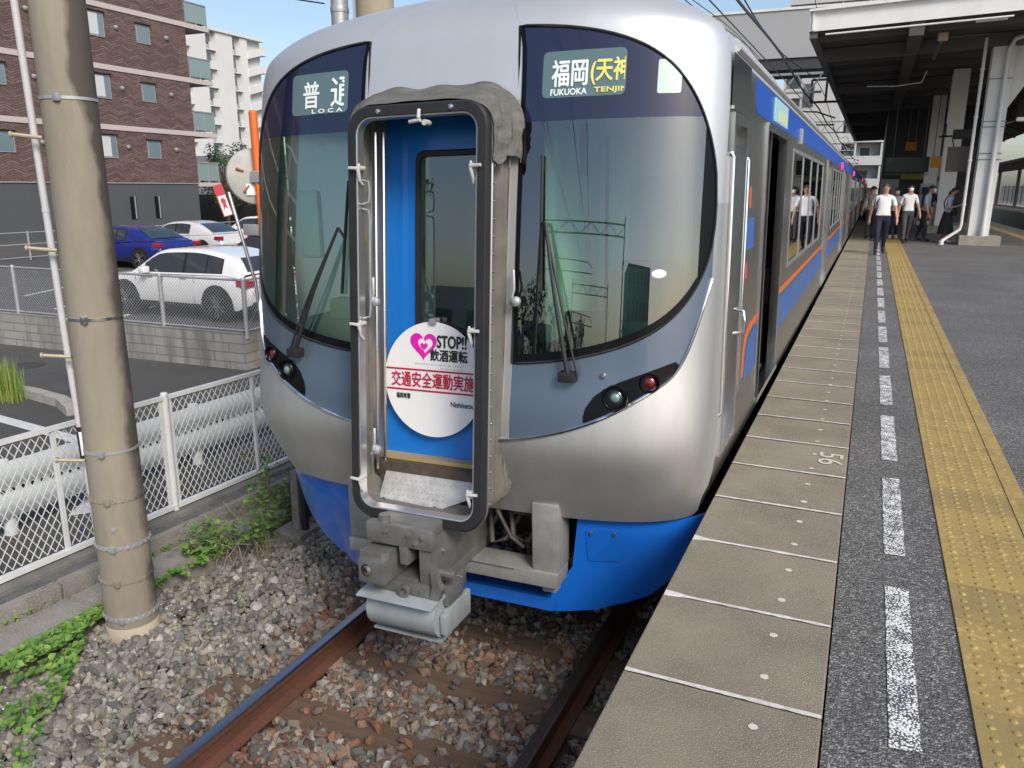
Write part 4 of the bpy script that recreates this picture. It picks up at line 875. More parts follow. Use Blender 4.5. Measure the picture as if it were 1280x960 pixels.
# ---- guard rail beyond it
gr = empty('guard_rail', (-6.35, 0, -1.3)); tag(gr, 'white corrugated steel guard rail along the road, seen through the mesh fence', 'guard rail')
q = MB(); pr = [(.0, .17), (.015, .20), (.038, .25), (.04, .32), (.015, .37), (.0, .40), (.0, .43), (.015, .46), (.04, .51), (.038, .58), (.015, .63), (0, .66)]
q.prism(pr+[(x-.006, z) for x, z in pr[::-1]], lambda a, b, t: (a+.05*(t-4.5), t, b), -6, 14); q.build('beam', mat('guard_rail_paint', (.60, .64, .65), .3, .15, coat=.2), gr, smooth=60)
for y in range(-6, 15, 2): q = MB(); q.tube([(-.07+.05*(y-4.5), y, 0), (-.07+.05*(y-4.5), y, .66)], .055, 12); q.build('post', WF, gr, smooth=40)
q = MB()
for i in range(150):
    y = -1+.085*i; q.lathe((.006+.05*(y-4.5), y, .415), (1, 0, 0), [(0, .017), (.004, .017), (.004, 0)], 8)
q.build('hole_row', DARKM, gr)
# ---- concrete utility pole
POLEC = mat('pole_concrete', (.30, .265, .205), .85, var=(.235, .205, .16), vscale=2.2, bump=.15, bscale=60, stretch=(2.5, 2.5, .5))
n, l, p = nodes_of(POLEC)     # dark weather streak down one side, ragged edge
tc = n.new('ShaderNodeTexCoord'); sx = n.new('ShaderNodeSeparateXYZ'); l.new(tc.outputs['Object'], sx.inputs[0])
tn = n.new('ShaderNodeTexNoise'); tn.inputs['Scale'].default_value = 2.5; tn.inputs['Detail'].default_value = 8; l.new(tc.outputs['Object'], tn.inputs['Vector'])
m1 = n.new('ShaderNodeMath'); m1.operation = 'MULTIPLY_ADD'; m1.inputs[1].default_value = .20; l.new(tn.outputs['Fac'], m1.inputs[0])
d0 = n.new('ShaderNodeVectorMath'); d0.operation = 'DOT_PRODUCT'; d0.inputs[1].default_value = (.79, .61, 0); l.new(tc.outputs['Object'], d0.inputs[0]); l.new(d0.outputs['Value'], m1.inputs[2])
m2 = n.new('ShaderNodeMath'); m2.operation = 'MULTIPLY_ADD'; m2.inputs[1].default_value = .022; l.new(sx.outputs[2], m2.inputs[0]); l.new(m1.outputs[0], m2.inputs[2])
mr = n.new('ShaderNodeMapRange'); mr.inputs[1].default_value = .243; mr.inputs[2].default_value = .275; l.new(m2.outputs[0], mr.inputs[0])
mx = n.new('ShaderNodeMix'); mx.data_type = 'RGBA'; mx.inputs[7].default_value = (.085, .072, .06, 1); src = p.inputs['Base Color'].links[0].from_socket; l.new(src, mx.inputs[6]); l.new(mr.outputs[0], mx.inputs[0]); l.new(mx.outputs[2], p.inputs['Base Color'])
PX, PYY = -4.13, 3.24
up = empty('utility_pole', (PX, PYY, -1.25)); tag(up, 'thick weathered tan concrete pole with steel bands and a grey conduit, rising from the ballast', 'pole')
q = MB(); q.lathe((0, 0, 0), (0, 0, 1), [(-.1, .158), (.17, .156), (2.5, .146), (9.5, .115)], 40); q.build('shaft', POLEC, up, smooth=50)
q = MB(); q.lathe((0, 0, 0), (0, 0, 1), [(-.05, .1605), (.115, .1600), (.12, .156)], 40); q.build('foot_collar', mat('pole_foot_pale', (.50, .44, .34), .85, var=(.38, .33, .25), vscale=4), up, smooth=50)
def prad(z): return .156-.0043*z
for z, h, m in ((.17, .03, GALV), (.43, .022, POLEC), (.66, .026, GALV), (.97, .026, POLEC), (1.28, .016, GALV), (2.09, .016, CHROME), (3.3, .016, GALV)):
    q = MB(); r_ = prad(z); q.lathe((0, 0, z), (0, 0, 1), [(0, r_), (0, r_+.005), (h, r_+.005), (h, r_)], 40)
    for i in range(24):
        if h > .02: a = 2*math.pi*i/24; q.bbox(-.006, .006, -.004, .004, -.008, .008, .002, M=Matrix.Translation((math.cos(a)*(r_+.007), math.sin(a)*(r_+.007), z+h/2)) @ Matrix.Rotation(a+math.pi/2, 4, 'Z'))
    q.bbox(-.02, .02, -.012, .012, -.02, .02, .004, M=Matrix.Translation((.5*r_, -.92*r_, z+h/2))); q.build('band', [m], up, smooth=40)
DL = Vector((-.79, -.61, 0))       # screen-left side of the pole
q = MB(); q.tube([DL*.13+Vector((0, 0, .3)), DL*.178+Vector((0, 0, 2.0)), DL*.205+Vector((0, 0, 3.6)), DL*.24+Vector((0, 0, 6))], .020, 10)
for z in (.9, 1.45, 1.8, 2.45, 2.7, 3.1): q.lathe(DL*(.122+.028*z if z < 2 else .144+.017*z)+Vector((0, 0, z)), (0, 0, 1), [(0, .0225), (.02, .0225), (.02, .02)], 10)
q.build('conduit', mat('conduit_grey', (.55, .55, .56), .5, var=(.48, .48, .49), vscale=6), up, smooth=50)
q = MB()
for z0, z1, mi in ((1.22, 1.25, 1), (1.25, 1.40, 0), (1.40, 1.43, 1)): q.lathe(DL*.159+Vector((0, 0, z0)), (0, 0, 1), [(0, .02), (0, .0235), (z1-z0, .0235), (z1-z0, .02)], 10, mi)
q.tube([DL*.17+Vector((.013, -.017, 1.25)), DL*.175+Vector((.013, -.017, 1.40))], .006, 6, 1); q.build('conduit_mark', [WHITEP, RUBBER], up)
for z in (1.235, 1.875, 2.49, 3.1):
    q = MB(); q.tube([DL*.14+Vector((.05, -.06, z)), DL*.285+Vector((.05, -.06, z+.015))], .011, 8); q.lathe(DL*.285+Vector((.05, -.06, z+.015)), DL, [(0, .018), (.012, .018), (.016, .01), (.016, 0)], 10); q.build('step_bolt', mat('step_bolt_tan', (.42, .36, .26), .6, .3), up, smooth=40)
q = MB()
def cylmap(u, z, off): a = R(222)+u/.15; return ((prad(z)+off)*math.cos(a), (prad(z)+off)*math.sin(a), z)
q.grid([[cylmap(-.045+.09*i/6, 2.50+.16*j, .004) for j in range(2)] for i in range(7)], 0)
vs, fs = text_fit('2', -.018, .018, 2.555, 2.635); q.add([cylmap(x, z, .006) for x, z in vs], fs, 1)
vs, fs = text_fit('-', -.03, .02, 2.52, 2.525); q.add([cylmap(x, z, .006) for x, z in vs], fs, 1)
q.build('number_plate', [WHITEP, INK], up)
q = MB(); q.lathe((.085, -.125, .80), (.55, -.82, 0), [(0, .017), (.006, .015), (.008, 0)], 14); q.build('stud', GALV, up)
# ---- plants
LEAF = mat('leaf_green', (.085, .19, .024), .55, var=(.17, .28, .05), vscale=11); n, l, p = nodes_of(LEAF); p.inputs['Subsurface Weight'].default_value = 0
LEAFD = mat('leaf_dark', (.045, .13, .018), .55, var=(.08, .19, .03), vscale=18)
STEM = mat('dry_stem', (.26, .23, .13), .8, var=(.18, .20, .08), vscale=9)
def leaf(q, c, nrm, size, rz, mi=0, shape=0):
    nrm = Vector(nrm).normalized(); x = nrm.orthogonal().normalized(); x = Matrix.Rotation(rz, 3, nrm) @ x; y = nrm.cross(x); c = Vector(c)
    o = [(0, 0, 0), (.45, -.18, .05), (.62, .15, .08), (.45, .55, .02), (0, 1.0, -.12), (-.45, .55, .02), (-.62, .15, .08), (-.45, -.18, .05)] if shape == 0 else [(0, 0, 0), (.25, .2, .04), (.32, .5, .03), (.2, .8, -.02), (0, 1.15, -.15), (-.2, .8, -.02), (-.32, .5, .03), (-.25, .2, .04)]
    pts = [c+x*a*size+y*(b-.0)*size+nrm*h*size for a, b, h in o]; mid = c+y*.45*size-nrm*.06*size
    q.add(pts+[mid], [(i, (i+1) % 8, 8) for i in range(8)], mi)
rg = random.Random(11); q = MB()
def wallx(y): return along(-4.33, y)
for i in range(2500):
    y = 1.5+1.9*rg.random() if rg.random() < .85 else 3.2+3*rg.random()
    sp = 1.45*max(.06, 1-(y-1.5)/1.65); x = wallx(y)+.02+sp*rg.random()**1.15
    if (x-PX)**2+(y-PYY)**2 < .03: continue
    dens = math.sin(x*9+1)*math.sin(y*7)+.55
    if rg.random() > dens*.8+.5*(x < wallx(y)+.25)+.15: continue
    z = -1.175+.05*rg.random()+.05*(x < wallx(y)+.2)
    leaf(q, (x, y, z), (rg.gauss(0, .35)+.15, rg.gauss(0, .35)-.25, 1), .015+.029*rg.random(), 6.3*rg.random(), rg.random() < .35)
for i in range(180):                      # tufts on the ledge between wall and kerb
    y = 1.8+4.5*rg.random(); x = along(-4.645, y)+.05*rg.random()
    if math.sin(y*5)+rg.random()*.8 < .3: continue
    leaf(q, (x, y, -1.09+.03*rg.random()), (rg.gauss(0, .4), rg.gauss(0, .4), 1), .012+.016*rg.random(), 6.3*rg.random(), 0)
tag(q.build('ground_cover', [LEAF, LEAFD]), 'bright green heart-leaved creepers along the foot of the low wall', 'ground cover', kind='stuff')
q = MB(); rg.seed(5)
for i in range(26):
    a, b = 1.8+rg.random()*1.7, rg.random(); x = wallx(a)+.05+.45*b; z = -1.15+.03*rg.random()
    for k in range(5): an = k*1.256; leaf(q, (x, a, z), (math.cos(an)*.6, math.sin(an)*.6, 1), .007, an)
tag(q.build('small_flowers', mat('petal_white', (.78, .76, .74), .6)), 'tiny white flowers dotted among the green creepers', 'flowers', kind='stuff')
def weed(x, y, z0, h, n, seed, label, spread=.22, lean_=0.):
    rg = random.Random(seed); r_ = empty('weed_plant', (x, y, z0)); tag(r_, label, 'weed'); st = MB(); lf = MB()
    for i in range(n):
        a = 6.3*rg.random(); hh = h*(.45+.55*rg.random()); tx, ty = math.cos(a)*spread*rg.random()+lean_*hh, math.sin(a)*spread*rg.random()
        bx, by = .05*math.cos(a), .05*math.sin(a); P = [(bx+(tx-bx)*t**1.4, by+(ty-by)*t**1.4, hh*t) for t in (0, .25, .5, .75, 1)]
        st.tube(P, [.0045, .004, .0035, .0028, .0015], 5)
        for k in range(26):
            t = .25+.75*rg.random(); c = Vector((bx+(tx-bx)*t**1.4, by+(ty-by)*t**1.4, hh*t)); an = 6.3*rg.random(); e = c+Vector((math.cos(an), math.sin(an), .25))*(.03+.08*rg.random())
            st.tube([c, e], .0012, 3); leaf(lf, e, (math.cos(an)*.5+rg.gauss(0, .3), math.sin(an)*.5+rg.gauss(0, .3), 1), .018+.028*rg.random(), 6.3*rg.random(), rg.random() < .35, 0 if rg.random() < .6 else 1)
    st.build('stem', STEM, r_); lf.build('leaves', [LEAF, LEAFD], r_)
weed(-4.07, 4.40, -1.2, .82, 11, 3, 'tallest spindly weed with pale green leaves growing by the concrete post', .22)
weed(-4.36, 4.15, -1.18, .40, 11, 4, 'low bushy weed with dark green leaves leaning over the low wall', .26)
weed(-4.36, 5.1, -1.2, .45, 8, 8, 'small weed with rounded leaves half hidden beside the train skirt', .2)
q = MB(); rg.seed(8)
for i in range(22):
    x, y = -4.25+.3*(rg.random()-.3), 4.1+.5*rg.random(); a = 6.3*rg.random(); q.tube([(x, y, -1.2), (x+.1*math.cos(a), y+.1*math.sin(a), -1.1+.1*rg.random()), (x+.3*math.cos(a), y+.25*math.sin(a), -1.15+.25*rg.random())], .0025, 4)
tag(q.build('dead_twigs', mat('dead_twig_grey', (.30, .26, .20), .9)), 'dry grey twigs tangled at the foot of the weeds', 'twigs', kind='stuff')
# concrete marker post by the weeds
mp_ = empty('cable_post', (-4.05, 4.82, -1.25)); tag(mp_, 'thin concrete cable post on a square block with a dark tube beside it', 'post')
q = MB(); q.bbox(-.035, .035, -.035, .035, 0, .62, .006); q.build('shaft', KERB, mp_)
q = MB(); q.bbox(-.15, .12, -.14, .14, -.02, .12, .012); q.build('base', KERB, mp_)
q = MB(); q.tube([(-.07, .03, 0), (-.07, .03, .6)], .02, 8); q.tube([(.07, .0, 0), (.07, .0, .6)], .03, 8); q.build('cable', RUBBER, mp_)
# grass clump on the road island
q = MB(); rg.seed(21)
for i in range(420):
    x, y = rg.gauss(0, .13), rg.gauss(0, .10); a = 6.3*rg.random(); h = .30+.35*rg.random(); sp = .02+.14*rg.random(); w_ = .006
    A = Vector((x, y, 0)); B = A+Vector((math.cos(a)*sp*.3, math.sin(a)*sp*.3, h*.6)); C_ = A+Vector((math.cos(a)*sp, math.sin(a)*sp, h)); s = Vector((math.cos(a+1.57), math.sin(a+1.57), 0))*w_
    q.add([A-s, A+s, B+s*.7, B-s*.7, C_], [(0, 1, 2, 3), (3, 2, 4)], int(rg.random() < .25))
go = q.build('grass_clump', [mat('grass_blade', (.16, .28, .03), .6, var=(.24, .34, .06), vscale=8), mat('grass_blade_dry', (.34, .30, .12), .7)], loc=(-10.75, 6.85, -1.3)); tag(go, 'tall tuft of bright green grass at the end of the road kerb', 'grass tuft')
# road island kerb
q = MB()
for a, b in (((-13.5, 7.25), (-12.0, 7.2)), ((-11.98, 7.2), (-10.5, 7.1)), ((-10.48, 7.1), (-9.75, 6.98)), ((-9.73, 6.97), (-9.2, 6.72))):
    q.bar((a[0], a[1], -1.24), (b[0], b[1], -1.24), .16, .12)
tag(q.build('road_kerb', mat('kerb_pale', (.44, .41, .36), .85, var=(.30, .28, .25), vscale=5)), 'pale curved kerb at the grass tuft on the road', 'kerb')
q = MB(); q.lathe((-12.5, 8.4, -1.298), (0, 0, 1), [(0, .28), (.004, .28), (.005, .25), (.003, .24), (.003, 0)], 24); tag(q.build('manhole_cover', mat('cast_iron', (.09, .09, .09), .6, .5, bump=.6, bscale=60)), 'round iron manhole cover in the road below the block wall', 'manhole cover')
# ---- block wall with chain-link fence
BLK = brick_mat('concrete_block', (.33, .32, .30), (.28, .27, .255), (.20, .195, .185), .62, .155, 'xz', stain=(.15, .145, .13))
BLKY = brick_mat('concrete_block_side', (.33, .31, .275), (.28, .265, .235), (.20, .19, .17), .62, .155, 'yz', stain=(.17, .16, .14))
bw = empty('block_wall', (-9.0, 9.68, -1.34)); tag(bw, 'stained concrete block retaining wall below the parked cars', 'wall')
q = MB(); A_ = (-16, -.62); q.add([(-16, -.62, 0), (0, 0, 0), (0, 0, .645), (-16, -.62, .645)], [(0, 1, 2, 3)], 0); q.add([(-16, -.62, .645), (0, 0, .645), (0, .16, .645), (-16, -.46, .645)], [(0, 1, 2, 3)], 2)
q.add([(0, 0, 0), (0, 14, 0), (0, 14, .645), (0, 0, .645)], [(0, 1, 2, 3)], 1); q.add([(0, 0, .645), (0, 14, .645), (-.16, 14, .645), (-.16, .16, .645)], [(0, 1, 2, 3)], 2); q.add([(-16, -.46, .645), (0, .16, .645), (0, .16, .4), (-16, -.46, .4)], [(0, 1, 2, 3)], 2)
q.build('blocks', [BLK, BLKY, KERB], bw)
cf = empty('chain_link_fence', (-9.0, 9.76, -.695)); tag(cf, 'grey chain-link fence with pipe posts on top of the block wall', 'fence')
def cfp(s, z):                     # s along the wall leftwards, negative = round the corner
    return Vector((-s, -.0388*s, z)) if s >= 0 else Vector((-.08, -s, z))
q = MB(); posts = [0, 1.72, 3.45, 5.2, 6.95, 8.7, 10.4, 12.1, 13.8]
for a, b in [(posts[i], posts[i+1]) for i in range(len(posts)-1)]+[(-1.8, 0), (-3.6, -1.8)]:
    q = MB(); cw = .062; n_ = round((b-a)/cw); H_ = .80; m_ = 13
    for k in range(-m_, n_+1):
        for sg_ in (0, 1):
            u0, v0, u1, v1 = (k, 0, k+m_, m_); 
            if u0 < 0: v0 += -u0; u0 = 0
            if u1 > n_: v1 -= u1-n_; u1 = n_
            if v1 <= v0: continue
            if sg_: P0, P1 = (u0, v0), (u1, v1)
            else: P0, P1 = (n_-u0, v0), (n_-u1, v1)
            A, B = [cfp(a+(b-a)*u/n_, .03+H_*v/m_) for u, v in (P0, P1)]
            q.bar(A, B, .0045, .004)
    q.build('mesh_panel', GALV, cf)
    q = MB(); q.tube([cfp(a, .84), cfp(b, .84)], .019, 8); q.tube([cfp(a, .03), cfp(b, .03)], .017, 8); q.build('rail', GALV, cf, smooth=50)
for s in posts+[-1.8, -3.6]:
    q = MB(); q.tube([cfp(s, -.1), cfp(s, .86)], .036, 12); q.lathe(cfp(s, .86), (0, 0, 1), [(0, .037), (.015, .03), (.02, 0)], 12); q.build('post', GALV, cf, smooth=50)
# ---- cars
TYRE = mat('tyre_rubber', (.018, .018, .019), .8); RIM = mat('alloy_rim', (.50, .51, .53), .25, .9); CARGL = mat('car_glass', (.03, .045, .055), .05, spec=.9); TRIMB = mat('car_black_trim', (.015, .015, .016), .5)
def car(label, paint, loc, heading, wb=2.67, length=4.36, width=1.82, prof=None, roof=None, belt=.94, group=None, wr=.345, detail=True, kind='hatch'):
    """x forward. prof: lower body top line [(x, z)], roof: greenhouse outline [(x, z)] rear to front"""
    c = empty('parked_car', loc, heading); tag(c, label, 'car', group); hw = width/2; x0, x1 = -length/2, length/2; ax = (-wb/2-.02, wb/2+.0)
    xs = sorted(set([x0+length*i/40 for i in range(41)]))
    def topz(x): return np.interp(x, [p_[0] for p_ in prof], [p_[1] for p_ in prof])
    def halfw(x): e = min(x-x0, x1-x); return hw*(1-.16*max(0, 1-e/.55)**2)
    def botz(x): e = min(x-x0, x1-x); return .24+.16*max(0, 1-e/.35)
    P = []
    for x in xs:
        zt, zb, h = topz(x), botz(x), halfw(x); e = min(x-x0, x1-x); sh = .55 if e < 1e-6 else 1
        zt = zb+(zt-zb)*(.92 if e < 1e-6 else 1)
        row = []
        for k, (fy, fz) in enumerate([(0, 0), (.7, 0), (.93, .02), (.985, .18), (1.0, .45), (.995, .68), (.965, .86), (.90, .965), (.7, 1.0), (0, 1.012)]): row.append((fy, fz))
        full = [(h*fy, zb+(zt-zb)*fz) for fy, fz in row]+[(-h*fy, zb+(zt-zb)*fz) for fy, fz in row[::-1][1:-1]]
        P.append([(x, y, z) for y, z in full]+[(x, full[0][0], full[0][1])])
    q = MB(); q.grid(P); q.add(P[0][:-1], [tuple(range(len(P[0])-1))]); q.add(P[-1][:-1], [tuple(range(len(P[0])-2, -1, -1))])
    # greenhouse
    rx = [p_[0] for p_ in roof]; n_ = 36
    def rz(x): return smooth_interp(x, rx, [p_[1] for p_ in roof])
    def gw_(x, z): return hw*.955-(z-belt)*.36-.02*max(0, abs(x+.2)-1.0)
    P = []; gx = [rx[0]+(rx[-1]-rx[0])*i/n_ for i in range(n_+1)]
    for x in gx:
        zt = max(rz(x), topz(x)-.03); zb = topz(x)-.06; r_ = []
        for fz, fy in ((0, 1), (.5, 1), (.85, .985), (.95, .94), (1.0, .78), (1.015, 0)):
            z = zb+(zt-zb)*fz; r_.append((gw_(x, min(z, zt))*fy, z))
        full = r_+[(-y, z) for y, z in r_[::-1][1:]]; P.append([(x, y, z) for y, z in full])
    q.grid(P); q.build('body', paint, c, smooth=38)
    # side glass: closed outlines laid on the greenhouse
    def sideglass(x_a, x_b, z0f, topf, s):
        q = MB(); A = []; n2 = 12
        for i in range(n2+1):
            x = x_a+(x_b-x_a)*i/n2; zb, zt = z0f(x), min(topf(x), rz(x)-.085); zt = max(zt, zb+.002); A.append([(x, s*(gw_(x, z)*(.999 if z < (rz(x)+belt)/2 else .993)+.006), z) for z in (zb, (zb+zt)/2, zt)])
        q.grid(A, 0, flip=(s < 0)); return q
    bl_ = lambda x: belt+.02-.02*x
    for s in (1, -1):
        f0, f1 = roof[1][0]+.30, roof[-2][0]+.15
        mid = (f0+f1)/2+.1; cut = f0+.42
        sideglass(f0-.03, f1+.33, lambda x: bl_(x)-.012, lambda x: 9, s).build('window_surround', TRIMB, c, smooth=40)
        gw0 = gw_; gw_ = lambda x, z: gw0(x, z)+.004
        for a, b in ((f0, cut-.02), (cut+.02, mid-.04), (mid+.04, f1+.30)): sideglass(a, b, bl_, lambda x: rz(x)-.10, s).build('side_window', CARGL, c, smooth=40)
        gw_ = gw0
    # rear and front glass
    for (xa, za), (xb, zb), nm in ((roof[0], roof[1], 'rear_window'), (roof[-1], roof[-2], 'windscreen')):
        q = MB(); A = []
        for i in range(7):
            t = .10+.82*i/6; x = xa+(xb-xa)*t; z = max(rz(x), topz(x))+.012; y = gw_(x, z)-.13; A.append([(x, y*k/5, z+.010*(1-(k/5)**2)+.004) for k in range(-5, 6)])
        q.grid(A, 0, flip=(xa < 0)); q.build(nm, CARGL, c, smooth=50)
    for s in (1, -1):
        for i, x in enumerate(ax):
            q = MB(); y = s*(hw-.005)
            q.prism(disc(x, wr+.03, wr+.075, wr+.06, 28), lambda a, b, t: (a, t, b), s*(hw-.30), s*(hw+.004)); q.build('wheel_arch', TRIMB, c)
            wh = MB(); wh.lathe((x, s*(hw-.21), wr), (0, s, 0), [(0, wr*.6), (0, wr*.95), (.03, wr), (.19, wr), (.215, wr*.96), (.222, wr*.80), (.215, wr*.74)], 32, 0); wo = wh.build('wheel', TYRE, c, smooth=40)
            rm = MB(); rm.lathe((x, s*(hw+.0), wr), (0, s, 0), [(.006, wr*.755), (.016, wr*.74), (.016, wr*.68), (-.05, wr*.66), (-.05, 0)], 32, 1)
            for k in range(10):
                a = 2*math.pi*k/10; da = .12 if k % 2 else -.12
                rm.bar((x+.10*wr*math.cos(a), s*(hw+.010), wr+.10*wr*math.sin(a)), (x+.70*wr*math.cos(a+da), s*(hw+.012), wr+.70*wr*math.sin(a+da)), .03, .03, 0)
            rm.lathe((x, s*(hw-.01), wr), (0, s, 0), [(0, wr*.18), (.03, wr*.16), (.035, 0)], 16, 0); rm.build('rim', [RIM, DARKM], wo, smooth=40)
        q = MB(); q.bbox(-wb/2+.45, wb/2-.42, s*hw-.04, s*hw+.008, .25, .36, .01); q.build('sill_trim', TRIMB, c)
        if detail:
            q = MB(); q.bbox(x0-.005, x0+.30, s*hw*.93-.20, s*hw*.93+.035, .78, .92, .03); q.build('tail_light', mat('tail_light_red', (.42, .008, .02), .15, coat=1.), c, smooth=40)
            q = MB(); q.bbox(roof[-2][0]+.25, roof[-2][0]+.42, s*(hw+.0), s*(hw+.19), belt-.02, belt+.13, .04); q.build('mirror', [paint], c, smooth=50)
            for x in (-.45, .55):
                q = MB(); q.bbox(x-.09, x+.09, s*hw*.985, s*hw*.985+.025, belt-.10, belt-.07, .008); q.build('door_handle', paint, c)
            q = MB()
            for x in (-.72, .18, 1.0): q.bar((x, s*(hw*.998+.001), .36), (x-.02, s*(hw*.985+.001), belt-.03), .008, .004)
            q.build('door_seam', TRIMB, c)
    q = MB(); q.bbox(x0-.02, x0+.10, -hw*.80, hw*.80, .27, .46, .03); q.bbox(x1-.10, x1+.015, -hw*.75, hw*.75, .25, .45, .03); q.build('bumper', TRIMB, c)
    if detail: q = MB(); q.box(x0-.026, x0-.018, -.17, .17, .60, .76); q.build('number_plate', WHITEP, c)
    return c
CWHITE = mat('car_paint_white', (.78, .78, .77), .25, coat=1.); CBLUE = mat('car_paint_blue', (.010, .025, .24), .25, .3, coat=1.); CPEARL = mat('car_paint_pearl', (.66, .67, .68), .25, .1, coat=1.); CBLACK = mat('car_paint_black', (.012, .013, .016), .2, coat=1.)
SUVP = [(-2.18, .70), (-2.10, 1.0), (-1.6, 1.06), (.6, 1.02), (1.0, 1.0), (1.75, .92), (2.08, .78), (2.18, .55)]; SUVR = [(-2.10, 1.04), (-1.78, 1.36), (-.6, 1.53), (.25, 1.49), (1.10, .99)]
SEDP = [(-2.35, .65), (-2.25, .98), (-1.6, 1.02), (.6, .94), (1.1, .92), (1.9, .80), (2.25, .66), (2.35, .48)]; SEDR = [(-1.95, 1.0), (-1.05, 1.38), (-.3, 1.46), (.35, 1.42), (1.35, .92)]
car('white crossover nearest the chain-link fence, dark windows and multi-spoke wheels', CWHITE, (-13.94, 13.73, LOTZ), R(180), prof=SUVP, roof=SUVR, belt=1.0, wr=.355)
car('metallic blue saloon parked behind the white crossover, red tail light', CBLUE, (-24.5, 21.0, LOTZ), R(180), 2.85, 4.70, 1.84, SEDP, SEDR, .96)
car('white coupe-roofed saloon with a dark sloping rear window, parked right of the blue saloon', CPEARL, (-25.6, 25.0, LOTZ), R(180), 2.85, 4.70, 1.84, SEDP, SEDR, .96)
car('white estate car farthest back beside the dark building', CWHITE, (-25.7, 29.3, LOTZ), R(180), 2.75, 4.6, 1.82, SUVP, SUVR, .96)
car('black car between the white cars, only its roof and window showing', CBLACK, (-16.3, 19.2, LOTZ), R(180), 2.6, 4.3, 1.78, SUVP, SUVR, .95)
# ---- traffic mirror on an orange pole, banner sign
tm = empty('traffic_mirror', (-7.10, 8.10, -1.3)); tag(tm, 'round grey back of a traffic mirror clamped to an orange pole', 'traffic mirror')
ORP = mat('orange_pole_paint', (.72, .16, .02), .45, var=(.66, .14, .02), vscale=6)
q = MB(); q.tube([(.06, 0, 1.05), (-.06, .06, 3.78)], .052, 16, 0); q.lathe((-.06, .06, 3.78), (0, 0, 1), [(0, .054), (.03, .04), (.035, 0)], 16, 0); q.build('orange_sleeve', ORP, tm, smooth=40)
q = MB(); q.tube([(.0, .10, 0), (.0, .12, 2.5)], .048, 12); q.bbox(-.32, .10, .02, .10, 2.28, 2.42, .01); q.build('post', GALV, tm, smooth=40)
q = MB(); nrm = Vector((.80, -.55, .12)).normalized(); c0 = Vector((-.12, .10, 3.02)); q.lathe(c0, nrm, [(.03, 0), (.028, .12), (.012, .27), (-.02, .345), (-.05, .355), (-.06, .34), (-.02, .33)], 40, 0); mo = q.build('mirror_back', mat('mirror_back_grey', (.44, .43, .40), .6, var=(.36, .35, .32), vscale=6), tm, smooth=40)
q = MB(); q.lathe(c0-nrm*.055, -nrm, [(0, .335), (.03, .25), (.05, 0)], 32); q.build('mirror_face', CHROME, mo, smooth=60)
xa = nrm.cross(Vector((0, 0, 1))).normalized(); ya = xa.cross(nrm)
q = MB()
for a in (20, 100, 180, 250, 310):
    d = xa*math.cos(R(a))+ya*math.sin(R(a)); b0 = c0+d*.21+nrm*.028; q.tube([b0-d*.05, b0+d*.05+nrm*.004], .016, 8)
q.build('rib', mat('mirror_rust', (.34, .11, .06), .7), mo, smooth=50)
q = MB(); q.add([c0+nrm*.034+xa*a+ya*b for a, b in ((-.02, -.24), (.14, -.24), (.14, -.10), (-.02, -.10))], [(0, 1, 2, 3)]); q.build('label', WHITEP, mo)
q = MB(); q.bbox(-.10, .05, -.02, .12, 2.94, 3.08, .01); q.build('clamp', GALV, tm)
bs = empty('banner_sign', (-7.35, 7.95, -1.3)); tag(bs, 'leaning red and white banner sign on a shiny pole in front of the parked cars', 'sign')
q = MB(); q.tube([(-.10, .0, 2.82), (.18, .05, 1.7), (.30, .05, .4)], .022, 10); q.build('pole', CHROME, bs, smooth=50)
q = MB(); M_ = Matrix.Translation((-.15, -.06, 2.72)) @ Matrix.Rotation(R(42), 4, 'Z') @ Matrix.Rotation(R(-16), 4, 'Y')
q.bbox(-.06, .06, -.006, .006, -.20, .20, .003, 1, M_); q.box(-.046, .05, -.008, -.0062, -.19, .06, 0, M_); q.prism([(-.03, .0), (.0, .04), (.035, .0), (.02, -.05), (.035, -.12), (.0, -.08), (-.03, -.13), (-.015, -.05)], lambda a, b, t: M_ @ Vector((a, t, b)), -.0105, -.0082, 1); q.build('panel', [WHITEP, mat('sign_red', (.48, .06, .07), .6)], bs)
# ---- brown tiled apartment building
TILE = brick_mat('brown_tile', (.105, .062, .056), (.19, .128, .112), (.075, .05, .046), .75, .13, 'yz', .7, msize=.02)
n, l, p = nodes_of(TILE)
br = [x for x in n if x.type == 'TEX_BRICK'][0]; cbn = br.inputs['Vector'].links[0].from_node; zs = cbn.inputs[1].links[0].from_socket; ys = cbn.inputs[0].links[0].from_socket
pp_ = n.new('ShaderNodeMath'); pp_.operation = 'PINGPONG'; pp_.inputs[1].default_value = .62; l.new(ys, pp_.inputs[0])
ml = n.new('ShaderNodeMath'); ml.operation = 'MULTIPLY_ADD'; ml.inputs[1].default_value = .38; l.new(pp_.outputs[0], ml.inputs[0]); l.new(zs, ml.inputs[2]); l.new(ml.outputs[0], cbn.inputs[1])
BAND = mat('pale_pink_band', (.50, .43, .41), .7); DGREY = mat('dark_grey_wall', (.085, .09, .098), .7, var=(.075, .08, .088), vscale=.6)
BX, BY = -40.26, 40.3
ap = empty('brown_apartment_block', (BX, BY, -.8)); tag(ap, 'brown tiled apartment block with pale floor bands and glass balconies at its far end', 'building')
q = MB(); zt = 19.0; q.box(-14, 0, -60, 0, 2.55, zt, 0); q.box(-14, -.03, -60, -.02, -.5, 2.55, 1); q.build('wall', [TILE, DGREY], ap)
q = MB()
for z in (5.62, 8.86, 12.1, 15.3, 18.5): q.box(-14.1, .05, -60, 1.9, z-.14, z+.14); q.box(-3, .12, 0, 1.9, z-.16, z+.12)
q.box(-3, .12, 0, 1.9, 2.35, 2.6); q.build('floor_band', BAND, ap)
